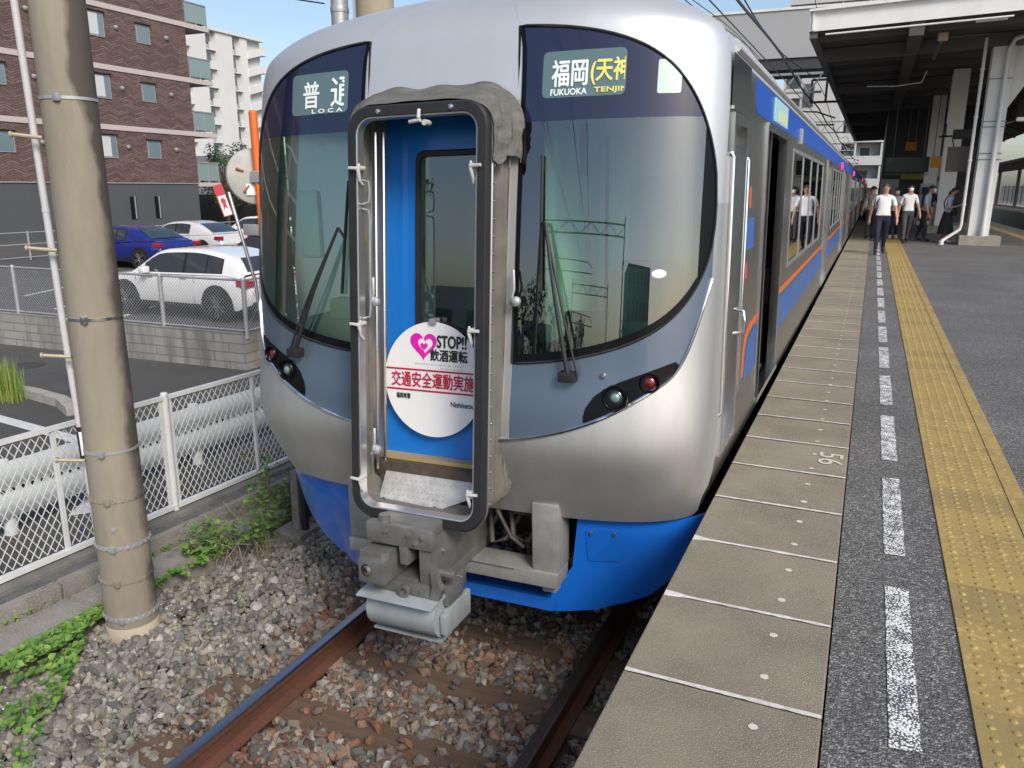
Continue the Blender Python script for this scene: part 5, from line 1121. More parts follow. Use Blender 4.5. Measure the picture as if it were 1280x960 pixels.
WFRM = mat('window_frame_grey', (.30, .29, .28), .5); WGL = mat('flat_window_glass', (.16, .22, .25), .08, spec=.9); CURT = mat('window_curtain', (.55, .56, .55), .7)
for z in (3.05, 6.30, 9.55, 12.8, 16.0):
    for y0, y1, zb, zt_, two in ((-8.0, -6.05, .92, 2.08, 1), (-3.75, -2.9, 1.0, 1.92, 0), (-17.2, -15.2, .92, 2.08, 1), (-24, -22, .92, 2.08, 1), (-13, -12.2, 1.0, 1.92, 0)):
        if z < 3.1 and False: continue
        q = MB(); q.box(-.02, .05, y0-.06, y1+.06, z+zb-.06, z+zt_+.06, 0); q.box(-.02, .16, y0-.12, y1+.12, z+zt_+.07, z+zt_+.12, 1); wo = q.build('window', [WFRM, DARKM], ap)
        q = MB(); q.box(.045, .058, y0, (y0+y1)/2-.03 if two else y1, z+zb, z+zt_, 0)
        if two: q.box(.045, .058, (y0+y1)/2+.03, y1, z+zb, z+zt_, 0); q.box(.046, .06, (y0+y1)/2+.06, y1-.35, z+zb+.03, z+zt_-.03, 1)
        q.build('pane', [WGL, CURT], wo)
for y in (-5.45, -3.65):
    q = MB(); q.box(-.03, .02, y, y+.42, .45, 1.75, 0); q.box(.01, .04, y+.27, y+.36, .45, 1.75, 1); q.build('slit_window', [mat('slit_dark', (.01, .01, .012), .2), WFRM], ap)
BGL = mat('balcony_glass', (.22, .30, .30), .08, spec=.8)
for z in (2.6, 5.76, 9.0, 12.24, 15.44):
    q = MB(); q.box(-.06, -.01, .1, 1.85, z+.12, z+1.25, 0); q.box(-3, -.06, 1.80, 1.85, z+.12, z+1.25, 0)
    for y in (.08, .95, 1.82): q.box(-.07, .02, y, y+.05, z, z+1.28, 1)
    q.box(-.08, .03, .08, 1.87, z+1.22, z+1.29, 1); q.build('balcony_rail', [BGL, WFRM], ap)
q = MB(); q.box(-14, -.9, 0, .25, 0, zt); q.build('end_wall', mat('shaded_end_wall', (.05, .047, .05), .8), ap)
q = MB(); q.box(-.03, .04, -22.5, -14.5, 0, 2.5); q.build('cream_cladding', brick_mat('cream_cladding', (.55, .50, .40), (.48, .43, .34), (.36, .32, .26), .9, .25, 'yz'), ap)
for y in (-9.6, -26.5):
    q = MB(); q.tube([(.10, y, .2), (.10, y, zt)], .07, 8); q.build('drain_pipe', WFRM, ap, smooth=50)
for z in (4.6, 7.85, 11.1, 14.4):
    for y in (-5.2, -10.6, -1.6):
        q = MB(); q.lathe((-.01, y, z), (1, 0, -.4), [(0, .12), (.12, .12), (.15, .08), (.15, 0)], 12); q.build('vent_hood', GALV, ap, smooth=40)
q = MB(); q.box(-.02, .03, -60, 0, 2.50, 2.56); q.build('sill_flashing', WFRM, ap)
# fence at the foot of the building
fo = MB()
for y in range(18, 40, 3): fo.tube([(-30, y, LOTZ), (-30, y, LOTZ+1.1)], .035, 8)
for z in (.1, .6, 1.05): fo.tube([(-30, 17, LOTZ+z), (-30, 40, LOTZ+z)], .022, 6)
tag(fo.build('pipe_fence', GALV), 'grey pipe fence at the back of the parking lot below the brown block', 'fence')
# ---- white tower block
TW = mat('tower_white', (.66, .66, .64), .8, var=(.60, .60, .585), vscale=.15); TWD = mat('tower_recess', (.46, .47, .47), .8); TWW = mat('tower_window', (.12, .14, .16), .2)
tw = empty('white_tower_block', (-95, 93.4, -1)); tag(tw, 'tall white apartment tower with recessed window columns behind the brown block', 'building')
Hh = 25.6
q = MB(); q.box(-12, -.6, 0, 18.2, 0, Hh, 1)
for y0, y1 in ((2.3, 5.6), (7.7, 11.3), (13.0, 14.6)): q.box(-.6, 0, y0, y1, 0, Hh, 0)
q.box(-12, .3, 2.3, 18.4, Hh, Hh+.35, 0); q.box(-12, .1, -.3, 2.3, Hh-.3, Hh+.1, 0); q.build('wall', [TW, TWD], tw)
for k in range(9):
    z = Hh-2.73*(k+1)
    for y0, y1 in ((5.6, 7.7), (11.3, 13.0)):
        q = MB(); q.box(-.58, -.5, y0+.35, y1-.7, z+.9, z+2.2, 0); q.build('window', TWW, tw)
        q = MB(); q.box(-.62, .0, y0, y1, z-.1, z+.05); q.box(-.12, -.02, y0+.7, y1, z+.05, z+1.05); q.build('balcony', TW, tw)
    q = MB(); q.box(-.7, .15, -.3, 2.3, z-.2, z+.9); q.build('end_balcony', TW, tw); q = MB(); q.box(-.68, -.55, .3, 1.9, z+1.1, z+2.2); q.build('window', TWW, tw)
    q = MB(); q.prism([(14.6, z-.3), (18.8, z+.9), (18.8, z+2.0), (14.6, z+.9)], lambda y, zz, t: (t, y, zz), -1.2, .2); q.box(-1.4, .25, 18.0, 19.0, z+.6, z+.75); q.build('stair_flight', TW, tw)
# ---- trees and a dark wall behind the cars
def leafy_tree(x, y, z0, h, rad, label, seed, n=1500, trunk=.16, size=.16, dark=True, cz=.62):
    rg = random.Random(seed); r_ = empty('leafy_tree', (x, y, z0)); tag(r_, label, 'tree'); t = MB()
    t.tube([(0, 0, -.1), (.05, .02, h*.25), (-.03, .05, h*.5), (.02, 0, h*.75)], [trunk, trunk*.8, trunk*.55, trunk*.25], 8); lv = MB(); cl = []
    for k in range(16):
        a, b = 6.3*rg.random(), rg.random(); e = Vector((math.cos(a)*rad*(.3+.6*b), math.sin(a)*rad*(.3+.6*b), h*(cz+.36*(rg.random()-.5)*1.6))); t.tube([(0, 0, h*(.25+.3*rg.random())), e*.6+Vector((0, 0, h*.2)), e], [trunk*.35, trunk*.2, trunk*.06], 5); cl.append((e, rad*(.28+.25*rg.random())))
    for i in range(n):
        e, r1 = cl[rg.randrange(16)]; d = Vector((rg.gauss(0, 1), rg.gauss(0, 1), rg.gauss(0, .8))).normalized()*r1*rg.random()**.45; leaf(lv, e+d, d+Vector((rg.gauss(0, .4), rg.gauss(0, .4), .8)), size*(.6+.7*rg.random()), 6.3*rg.random(), int(rg.random() < .4), 1)
    t.build('trunk', mat('bark', (.09, .07, .05), .9, bump=.4, bscale=20), r_, smooth=50); lv.build('crown', [mat('tree_leaf_dark', (.020, .055, .014), .6, var=(.035, .085, .02), vscale=2), mat('tree_leaf_light', (.045, .10, .022), .6)], r_)
leafy_tree(-42.2, 44.8, LOTZ, 6.0, 2.0, 'dark leafy tree right of the brown apartment block, behind the parked cars', 1, 2200)
leafy_tree(-40.2, 45.6, LOTZ, 5.2, 2.2, 'lower dark shrub-like tree right behind the traffic mirror', 2, 2000)
q = MB(); q.box(-52, -14, 47.5, 47.8, LOTZ, LOTZ+2.2); tag(q.build('dark_boundary_wall', mat('dark_wall', (.05, .052, .055), .8)), 'dark boundary wall at the back of the parking lot', 'wall')
q = MB(); q.box(-82, -58, 78, 90, -1, 5.2); tag(q.build('grey_low_building', mat('low_grey', (.20, .21, .22), .8)), 'low grey building in front of the white tower', 'building')
# ================================================================== RIGHT SIDE: canopy, pillars, signs, background
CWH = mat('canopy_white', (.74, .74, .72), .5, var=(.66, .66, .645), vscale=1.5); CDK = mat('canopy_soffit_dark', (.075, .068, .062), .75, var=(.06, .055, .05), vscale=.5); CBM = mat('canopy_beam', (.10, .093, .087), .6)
cn = empty('platform_canopy', (0, 24.3, 0)); tag(cn, 'wide platform roof with a white front fascia and a dark underside of purlins', 'canopy')
CX0, CX1, CY1, CZ = -1.93, 6.6, 52., 5.72
def cz(x): return CZ+.035*(x-CX0)
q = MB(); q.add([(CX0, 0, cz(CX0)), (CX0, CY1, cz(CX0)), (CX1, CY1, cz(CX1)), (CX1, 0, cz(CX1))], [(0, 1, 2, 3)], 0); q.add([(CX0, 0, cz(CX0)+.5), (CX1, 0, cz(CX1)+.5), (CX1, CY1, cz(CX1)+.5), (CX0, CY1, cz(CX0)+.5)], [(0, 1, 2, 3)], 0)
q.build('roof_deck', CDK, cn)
q = MB(); q.add([(CX0-.12, -.06, cz(CX0)-.02), (CX1, -.06, cz(CX1)-.02), (CX1, -.06, cz(CX1)+.50), (CX0-.12, -.06, cz(CX0)+.50)], [(0, 1, 2, 3)]); q.add([(CX0-.12, -.06, cz(CX0)+.02), (CX0-.12, -.06, cz(CX0)+.5), (CX0-.12, .5, cz(CX0)+.5), (CX0-.12, .5, cz(CX0)+.02)], [(0, 1, 2, 3)])
q.bar((CX0-.14, -.10, cz(CX0)+.50), (CX1, -.10, cz(CX1)+.50), .16, .06); q.bar((CX0-.02, -.09, cz(CX0)), (CX0-.02, -.09, cz(CX0)+.5), .05, .05); q.build('fascia', CWH, cn)
q = MB(); q.box(CX0-.10, CX0+.10, 0, CY1, cz(CX0)-.18, cz(CX0)+.4); q.box(CX0-.16, CX0-.10, .5, CY1, cz(CX0)+.05, cz(CX0)+.45); q.build('edge_gutter', CBM, cn)
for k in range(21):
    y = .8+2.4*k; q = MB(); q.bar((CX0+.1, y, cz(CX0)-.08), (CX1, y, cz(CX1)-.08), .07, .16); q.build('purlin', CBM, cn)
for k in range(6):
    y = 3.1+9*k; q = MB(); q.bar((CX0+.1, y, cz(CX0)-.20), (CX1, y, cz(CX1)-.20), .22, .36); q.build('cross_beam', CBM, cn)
q = MB(); q.box(.4, .75, 0, CY1, 5.45, 5.82); q.build('lengthwise_beam', CDK, cn)
q = MB(); q.tube([(CX0+.3, -.0, cz(CX0)-.1), (2.7, .0, cz(2.7)-.12)], .025, 8); q.tube([(1.9, .2, cz(1.9)-.12), (2.6, .2, cz(2.6)-.12)], .045, 8); q.build('conduit', CWH, cn, smooth=50)
q = MB(); q.tube([(1.15, 6, 5.3), (1.05, 6.3, 5.0), (.3, 6.6, 4.95), (-.6, 6.8, 5.0)], .02, 6); q.build('conduit', CWH, cn, smooth=50)
def pillar(x, y, label, big=True):
    r_ = empty('canopy_pillar', (x, y, 0)); tag(r_, label, 'pillar', 'white pillars under the platform roof'); zt = cz(x)-.06
    q = MB()
    q.box(-.27, .27, -.26, -.235, .28, zt); q.box(-.27, .27, .235, .26, .28, zt); q.box(-.03, .03, -.235, .235, .28, zt); q.box(-.255, -.235, -.235, .235, .28, zt); q.build('shaft', CWH, r_)
    q = MB(); q.bbox(-.50, .58, -.45, .45, -.01, .28, .02); q.build('plinth', mat('plinth_concrete', (.33, .30, .24), .85, var=(.26, .235, .19), vscale=4), r_)
    if big:
        q = MB(); q.tube([(.10, -.36, .0), (.10, -.36, .55)], .085, 14); q.tube([(.10, -.35, .5), (.10, -.35, zt-.45), (.22, -.35, zt-.15), (.75, -.35, zt+.0)], .065, 14); q.build('downpipe', CWH, r_, smooth=50)
        q = MB()
        for z in (2.45, 2.62, 3.35, 3.5, 4.65): q.bar((-.29, -.275, z), (.30, -.275, z), .012, .03)
        for z in (2.45, 3.4): q.bar((-.275, -.27, z), (-.275, .27, z), .012, .03)
        q.build('strap', mat('strap_grey', (.25, .25, .25), .5, .4), r_)
        q = MB(); q.prism([(.27, zt-2.0), (.27, zt-.1), (1.7, zt+.03), (1.7, zt-.25), (.9, zt-.9)], lambda a, b, t: (a, t, b), -.08, .08); q.build('bracket', CWH, r_)
    return r_
pillar(2.93, 27.6, 'tall white steel pillar with a fat downpipe on a concrete plinth, nearest of the roof pillars')
pillar(2.45, 34.5, 'white pillar just behind the nearest one, behind the woman in the black skirt', False)
pillar(2.35, 43.5, 'grey-looking white pillar deeper under the roof beside the orange hanging sign', False)
pillar(.75, 52.5, 'dim pillar far under the roof, above the dark departure board', False)
# hanging things under the roof
def hanging(name, x0, x1, y, z0, z1, m, label, cat, rods=True, lettering=None):
    r_ = empty(name, ((x0+x1)/2, y, z0)); tag(r_, label, cat); w_ = (x1-x0)/2
    q = MB(); q.bbox(-w_, w_, -.06, .06, 0, z1-z0, .015); q.build('panel', m, r_)
    if rods:
        q = MB()
        for s in (-.7, .7): q.tube([(w_*s, 0, z1-z0), (w_*s, 0, 5.8-z0)], .018, 6)
        q.build('hanger', CBM, r_)
    return r_
BOARD = mat('board_dark', (.012, .016, .020), .25); YEL = mat('sign_amber', (.62, .26, .015), .5); BRN = mat('board_brown', (.085, .062, .055), .6)
h_ = hanging('departure_board', .34, 2.05, 40, 2.33, 2.98, BOARD, 'dark departure board hanging across the platform above the waiting people', 'departure board')
q = MB(); q.lathe((-.70, -.065, .52), (0, -1, 0), [(0, .06), (.004, .06), (.004, .035), (0, .035)], 16, 0); q.box(-.86, .86, -.07, .07, -.10, -.06, 1); q.build('board_trim', [mat('board_mark_grey', (.30, .32, .33), .5), mat('board_olive', (.14, .13, .03), .5)], h_)
h_ = hanging('hanging_sign', 2.07, 2.66, 39.5, 2.50, 2.98, YEL, 'amber yellow hanging sign between the dark board and the brown box', 'sign')
hanging('hanging_sign', 1.16, 1.62, 44, 3.40, 3.80, mat('sign_amber_dim', (.42, .17, .02), .6), 'dim orange hanging sign high above the dark departure board', 'sign')
hanging('notice_board', 1.88, 2.62, 27.9, 2.12, 2.84, BRN, 'dark brown board fixed on the left side of the nearest pillar', 'board', False)
sp = empty('ceiling_speaker', (1.26, 25.6, 5.48)); tag(sp, 'small cream box loudspeaker hanging on a pipe from the roof', 'speaker')
q = MB(); q.bbox(-.12, .12, -.09, .09, 0, .20, .01); q.build('box', mat('speaker_cream', (.48, .38, .27), .6), sp)
q = MB(); q.tube([(0, .1, .1), (-.05, .7, -.05), (-.1, 1.5, -.25)], .05, 8); q.tube([(0, 0, .2), (0, 0, .4)], .02, 6); q.tube([(.1, 0, .08), (1.1, .1, .12)], .014, 6); q.build('bracket', CBM, sp)
lm = empty('floodlight', (3.45, 27.3, 3.52)); tag(lm, 'small white floodlight on the right of the nearest pillar', 'lamp')
q = MB(); q.bbox(0, .32, -.12, .06, -.04, .07, .03); q.build('head', WHITEP, lm, smooth=40); q = MB(); q.tube([(-.25, 0, -.1), (.05, 0, 0)], .02, 6); q.build('arm', CBM, lm)
pp2 = empty('white_pipe', (1.95, 27.3, 0)); tag(pp2, 'thin white pipe with an elbow standing left of the nearest pillar, up to the roof', 'pipe')
q = MB(); q.tube([(.03, -.15, .0), (.05, -.1, .12), (.48, .0, .45), (.50, .0, .6), (.50, 0, 1.3), (.50, 0, 5.75)], .045, 10); q.tube([(.03, -.15, 0), (.03, -.15, .12)], .07, 10)
for z in (1.15, 2.4, 3.6, 4.9): q.lathe((.50, 0, z), (0, 0, 1), [(0, .06), (.05, .06)], 10)
q.build('pipe', CWH, pp2, smooth=50)
eq = empty('junction_box', (2.25, 30.6, 3.2)); tag(eq, 'dark electric box with bent cables behind the nearest pillar', 'electric box')
q = MB(); q.bbox(-.1, .45, -.1, .1, 0, .3, .02); q.tube([(-.1, 0, .1), (-.5, 0, .08)], .03, 6); q.tube([(-.3, 0, .08), (-.32, 0, .5)], .02, 6); q.tube([(-.1, 0, .05), (0, 0, -.3), (.3, 0, -.4)], .02, 6); q.build('box', DARKM, eq)
# kiosk and stair block under the roof
kb = empty('platform_kiosk', (1.0, 46, 0)); tag(kb, 'dark stair block at the back of the platform with a grey door', 'kiosk')
q = MB(); q.box(-.75, 3.6, 0, 18, 0, 5.6, 0); q.box(-.75, .10, -.03, .01, 0, 2.1, 1); q.box(.15, 1.6, -.02, .01, 0, 2.05, 2); q.box(.15, 1.6, -.05, 0, 2.1, 2.3, 3); q.box(1.75, 2.05, -.05, 0, 0, 3.0, 1); q.box(1.65, 2.25, -.12, -.04, 2.0, 2.22, 4)
q.build('wall', [mat('kiosk_dark', (.03, .03, .033), .6), mat('kiosk_grey', (.33, .34, .34), .6), BOARD, mat('kiosk_olive', (.22, .20, .05), .6), mat('kiosk_blue', (.06, .08, .22), .5)], kb)
vm = empty('vending_machine', (1.9, 40.6, 0)); tag(vm, 'pale vending machine beside the white pillar under the roof', 'vending machine')
q = MB(); q.bbox(-.05, .50, -.35, .35, .05, 1.85, .02, 0); q.box(.0, .45, -.36, -.345, .9, 1.7, 1); q.box(.0, .45, -.36, -.345, .25, .5, 2); q.build('cabinet', [mat('vending_grey', (.40, .41, .41), .5), CARGL, DARKM], vm)
# ---- tracks and platform opposite
tag((lambda q: (q.add([(5.8, -30, -1.28), (9.6, -30, -1.28), (9.6, 140, -1.28), (5.8, 140, -1.28)], [(0, 1, 2, 3)]), q.build('track_bed', SOIL))[1])(MB()), kind='structure')
for x, lb in ((6.9, 'rail on the far track, nearer one, beyond the right-hand yellow strip'), (8.4, 'rail on the far track, against the opposite platform')):
    q = MB(); q.box(x-.033, x+.033, -20, 140, -1.2, -1.05, 0); tag(q.build('rail', RAIL), lb, 'rail')
q = MB(); q.box(9.7, 14.5, -20, 130, -1.3, 0); tag(q.build('platform', CONC), kind='structure')
wl = empty('platform_screen_wall', (9.9, 30, 0)); tag(wl, 'white panel wall along the opposite platform', 'wall')
q = MB(); q.box(3.6, 3.7, -10, 80, .4, 2.0, 0); 
for k in range(30): q.box(3.55, 3.6, -10+3*k, -9.9+3*k, 0, 2.2, 1)
q.build('panel', [mat('screen_white', (.72, .72, .70), .6), CBM], wl)
oc = empty('opposite_canopy', (9.9, 30, 3.2)); tag(oc, 'dark canopy over the opposite platform', 'canopy')
q = MB(); q.prism([(-.6, .45), (1.5, .12), (4.6, .55), (4.6, .75), (-.6, .62)], lambda a, b, t: (a, t, b), 2, 90); q.build('roof_deck', CDK, oc)
for k in range(6): q = MB(); q.box(1.35, 1.6, 5+12*k, 5.25+12*k, -3.2, .3); q.build('post', CBM, oc)
# far right roof soffit over the other half of the platform
rs2 = empty('side_canopy', (5.0, 29, 0)); tag(rs2, 'dark lower canopy on the right of the nearest pillar, over the far yellow strip', 'canopy')
q = MB(); q.prism([(1.65, 5.9), (3.6, 5.2), (3.6, 5.4), (1.65, 6.2)], lambda a, b, t: (a, t, b), -4.7, 70); q.build('roof_deck', CDK, rs2)
for k in range(12): q = MB(); q.bar((1.65, -2+5*k, 5.85), (3.6, -2+5*k, 5.15), .08, .14); q.build('purlin', CBM, rs2)
q = MB(); q.box(.2, 3.4, 12, 12.3, 4.6, 5.3); q.build('cross_beam', CBM, rs2)
# ---- background buildings
BW = mat('flats_white', (.52, .52, .505), .8, var=(.46, .46, .45), vscale=.1); BWD = mat('flats_recess', (.27, .28, .29), .6)
def flats(x, y, w_, d_, h, label, floors, bays, z0=-1.):
    r_ = empty('block_of_flats', (x, y, z0)); tag(r_, label, 'building'); fh = h/floors
    q = MB(); q.box(0, w_, 1.2, d_, 0, h); q.build('wall', BWD, r_)
    for k in range(floors):
        q = MB(); z = k*fh; q.box(-.1, w_+.1, 0, 1.25, z-.12, z+.1, 0); q.box(-.1, w_+.1, 0, .12, z+.1, z+1.05, 0)
        for b in range(bays+1): xx = w_*b/bays; q.box(xx-.12, xx+.12, .12, 1.25, z+.1, z+fh-.12, 0)
        q.build('balcony', BW, r_)
        q = MB()
        for b in range(bays): xx = w_*b/bays; q.box(xx+w_/bays*.2, xx+w_/bays*.55, 1.15, 1.195, z+.4, z+2.1); 
        q.build('window', CARGL, r_)
    q = MB(); q.box(-.2, w_+.2, 0, d_, h-.1, h+.3); q.build('roof', BW, r_)
flats(-12.5, 118, 16, 14, 29, 'white block of flats with rows of balconies seen between the train roof and the canopy', 10, 5)
flats(-9.0, 175, 16, 14, 26, 'farthest white flats, just above the end of the train', 9, 6)
flats(40, 120, 26, 14, 24, 'white flats beyond the opposite platform on the right', 8, 6)
flats(24, 150, 13, 12, 16, 'lower pale building beside the flats on the right, beyond the opposite canopy', 5, 4)
q = MB(); q.box(-7.2, -3.6, 82, 92, -1, 12.5, 0); q.box(-7.5, -3.3, 81.9, 92, 12.5, 12.9, 1); q.box(-6.9, -6.0, 81.9, 82, 9.0, 11, 1); tag(q.build('white_gable_building', [BW, DGREY]), 'plain white building with a dark roof edge behind the overhead wires', 'building')
# ---- footbridge across the line
fb = empty('footbridge', (-3, 45, 0)); tag(fb, 'long grey clad footbridge crossing above the train with a dark underside', 'footbridge')
q = MB(); FG = mat('footbridge_grey', (.37, .375, .38), .6, var=(.34, .345, .35), vscale=.3)
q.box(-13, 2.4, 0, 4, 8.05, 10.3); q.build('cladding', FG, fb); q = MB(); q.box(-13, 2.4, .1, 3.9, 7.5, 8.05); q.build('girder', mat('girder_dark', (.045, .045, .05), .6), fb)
q = MB(); q.box(-13.1, 2.5, -.06, 4.06, 10.3, 10.42); q.build('coping', CWH, fb)
q = MB(); q.box(-12.6, -11.9, 1, 3, -1.3, 7.5); q.build('pier', CONC, fb)
# ---- overhead line: gantries, wires
def gantry(y, label, w0=-6.2, w1=-2.3, ztop_=6.3, arm=True):
    r_ = empty('catenary_gantry', (-2, y, -1.2)); tag(r_, label, 'gantry'); q = MB(); x0, x1 = w0+2, w1+2
    for x in ((x0,) if w1 < 0 else (x0, x1)): q.tube([(x, 0, 0), (x, 0, ztop_+1.4)], [.16, .12], 10)
    q.build('mast', mat('gantry_steel', (.30, .31, .31), .6, .3), r_, smooth=50); q = MB(); n_ = 8
    for z in (ztop_+.2, ztop_+.9): q.bar((x0, 0, z), (x1, 0, z), .09, .09)
    for i in range(n_): a, b = x0+(x1-x0)*i/n_, x0+(x1-x0)*(i+1)/n_; q.bar((a, 0, ztop_+(.2 if i % 2 else .9)), (b, 0, ztop_+(.9 if i % 2 else .2)), .05, .05)
    q.build('truss_beam', mat('gantry_steel', (.30, .31, .31), .6, .3), r_); q = MB()
    q.tube([(x0, 0, 5.9), (-.4, 0, 5.75), (.3, 0, 5.5)], .03, 6); q.tube([(x0, 0, 5.3), (.3, 0, 5.25)], .03, 6); q.lathe((x0+.5, 0, 5.9), (1, 0, 0), [(0, .04), (.03, .08), (.06, .04), (.09, .08), (.12, .04), (.15, .08), (.18, .04)], 10); q.build('cantilever_arm', DARKM, r_, smooth=40)
gantry(35.0, 'steel overhead-line gantry with a bracket arm above the second car of the train')
gantry(60.0, 'farther overhead-line gantry with truss beam behind the footbridge')
gantry(88.0, 'far white truss gantry at the end of the train')
gantry(-22.0, 'overhead-line truss gantry standing behind the viewpoint, mirrored in the windscreen', -8.5, 4.0, 7.0)
gantry(-55.0, 'farther truss gantry down the line, mirrored small in the windscreen', -8.5, 4.0, 7.0)
def wire(pts_fn, r, label, cat='wire', n=40, group=None):
    q = MB(); q.tube([pts_fn(i/n) for i in range(n+1)], r, 5); tag(q.build('overhead_wire', DARKM), label, cat, group)
SP = 28.5
wire(lambda t: (-2.0+.15*math.sin(t*16), -60+180*t, 3.75), .010, 'contact wire running just above the train roof', n=60)
wire(lambda t: (-2.0, -60+180*t, 4.55+.35*math.cos(t*2*math.pi*6)), .012, 'catenary wire sagging above the contact wire', n=90)
wire(lambda t: (-1.88, 2+110*t, 4.02+.05*math.sin(t*60)), .022, 'thick black cable hung just below the catenary wire over the train roof', n=80)
wire(lambda t: (-4.4, -60+180*t, 6.0+.3*math.cos(t*37)), .012, 'feeder wire on the left of the track', n=60)
wire(lambda t: (-4.9, -60+180*t, 6.5+.3*math.cos(t*37)), .012, 'upper feeder wire on the left of the track', n=60)
wire(lambda t: (-24+13.7*t, 14+0*t, 9.0-3.9*t-.4*math.sin(math.pi*t)), .014, 'single wire running up to the slim grey pole in the sky', n=20)
q = MB(); A, B = Vector((-1.75, 31, 5.1)), Vector((-2.9, 34.9, 8.9)); q.tube([B, A], .014, 5); q.lathe(B, (0, 0, 1), [(0, .08), (.1, .22), (.2, .10), (.3, .18)], 10); tag(q.build('drop_wire', DARKM), 'slanting wire with an insulator in front of the grey footbridge', 'wire')
# poles rising behind the train
q = MB(); q.tube([(-9.94, 14, -1.3), (-9.94, 14, 11)], .17, 14); q.lathe((-9.94, 14, 4.9), (0, 0, 1), [(0, .18), (.05, .185), (.10, .18)], 14); tag(q.build('slim_pole', GALV, smooth=50), 'slim grey steel pole rising behind the left of the train roof', 'pole')
q = MB(); q.tube([(-9.12, 14, -1.3), (-9.12, 14, 11)], .36, 20); tag(q.build('concrete_pole', mat('pole_tan_plain', (.38, .33, .24), .85, var=(.33, .28, .2), vscale=2), smooth=50), 'thick tan concrete pole rising behind the train roof, right of the slim grey pole', 'pole')
q = MB(); q.tube([(-9.5, 13.9, -1.3), (-9.5, 13.9, 11)], .05, 8); tag(q.build('cable_riser', CWH, smooth=50), 'thin white pipe fixed between the slim pole and the tan pole', 'pipe')
# roof cabinet frames seen above the train
q = MB()
for a, b in (((-2.9, 38, 5.2), (-1.6, 38, 5.2)), ((-2.9, 38, 6.1), (-1.6, 38, 6.1)), ((-2.9, 38, 5.2), (-2.9, 38, 6.1)), ((-1.6, 38, 5.2), (-1.6, 38, 6.1)), ((-2.3, 38, 5.2), (-2.3, 38, 6.1))): q.bar(a, b, .09, .09)
tag(q.build('signal_frame', DARKM), 'dark rectangular signal frame under the footbridge above the train', 'signal frame')
# ---- what lies behind the viewpoint (seen only as reflections)
def block(x, y, w_, d_, h, label, m):
    r_ = empty('street_building', (x, y, -1.3)); tag(r_, label, 'building'); q = MB(); q.box(0, w_, -d_, 0, 0, h); q.build('wall', m, r_); q = MB()
    for k in range(int(h/3)):
        for b in range(int(w_/3)): q.box(.6+3*b, 2.2+3*b, 0, .05, .9+3*k, 2.3+3*k)
    q.build('window', CARGL, r_)
block(-34, -52, 15, 10, 4.2, 'pale low building behind the viewpoint, left of the line', mat('street_pale', (.42, .40, .37), .8))
block(-27, -75, 9, 8, 6, 'low dark house behind the viewpoint, close to the line', mat('street_dark', (.34, .31, .28), .8))
block(16, -66, 18, 10, 12, 'grey four-storey building behind the viewpoint, right of the line', mat('street_grey', (.30, .30, .31), .8))
for i, (x, y, h) in enumerate(((-9, -40, 6), (-16, -48, 8), (12, -50, 7), (-6, -62, 6.5))):
    leafy_tree(x, y, -1.3, h, h*.36, ['round green tree by the line behind the viewpoint', 'taller green tree in front of the pale building behind the viewpoint', 'green tree at the grey building behind the viewpoint', 'distant green tree on the line side behind the viewpoint'][i], 40+i, 700, .14, .34)
# ================================================================== PEOPLE
def skin_body(V, E, Rr, seg_mat, name, mats, parent, kk=1.):
    hipsegs = [i for i, e in enumerate(E) if e[0] == 0 and i > 0]
    me = bpy.data.meshes.new('tmp_skin'); me.from_pydata(V, E, []); o = bpy.data.objects.new('tmp_skin', me); COL.objects.link(o)
    md = o.modifiers.new('s', 'SKIN'); md.use_smooth_shade = True; sv = me.skin_vertices[0].data
    for i, r_ in enumerate(Rr): sv[i].radius = r_ if isinstance(r_, tuple) else (r_, r_); sv[i].use_root = (i == 0)
    o.modifiers.new('u', 'SUBSURF').levels = 3; bpy.context.view_layer.update()
    m = bpy.data.meshes.new_from_object(o.evaluated_get(bpy.context.evaluated_depsgraph_get())); bpy.data.objects.remove(o); bpy.data.meshes.remove(me)
    m.name = name
    for x in mats: 
        m.materials.append(x)
    VV = [Vector(v) for v in V]
    for p_ in m.polygons:
        c = p_.center; best = (9, 0, -1)
        for si_, ((a, b), (sm, cut, sm2)) in enumerate(zip(E, seg_mat)):
            d = VV[b]-VV[a]; t = max(0, min(1, (c-VV[a]).dot(d)/max(1e-9, d.length_squared))); q_ = (c-(VV[a]+d*t)).length
            if q_ < best[0]: best = (q_, sm if t <= cut else sm2, si_)
        if best[2] in (0, hipsegs[0], hipsegs[1]) : best = (0, 1 if c.z > .955*kk else 2)
        p_.material_index = best[1]; p_.use_smooth = True
    o = bpy.data.objects.new(name, m); COL.objects.link(o); o.parent = parent; return o
SKIN = mat('skin_tone', (.46, .255, .17), .55); HAIR = mat('hair_black', (.012, .010, .010), .5); SHOE = mat('shoe_black', (.015, .014, .014), .4)
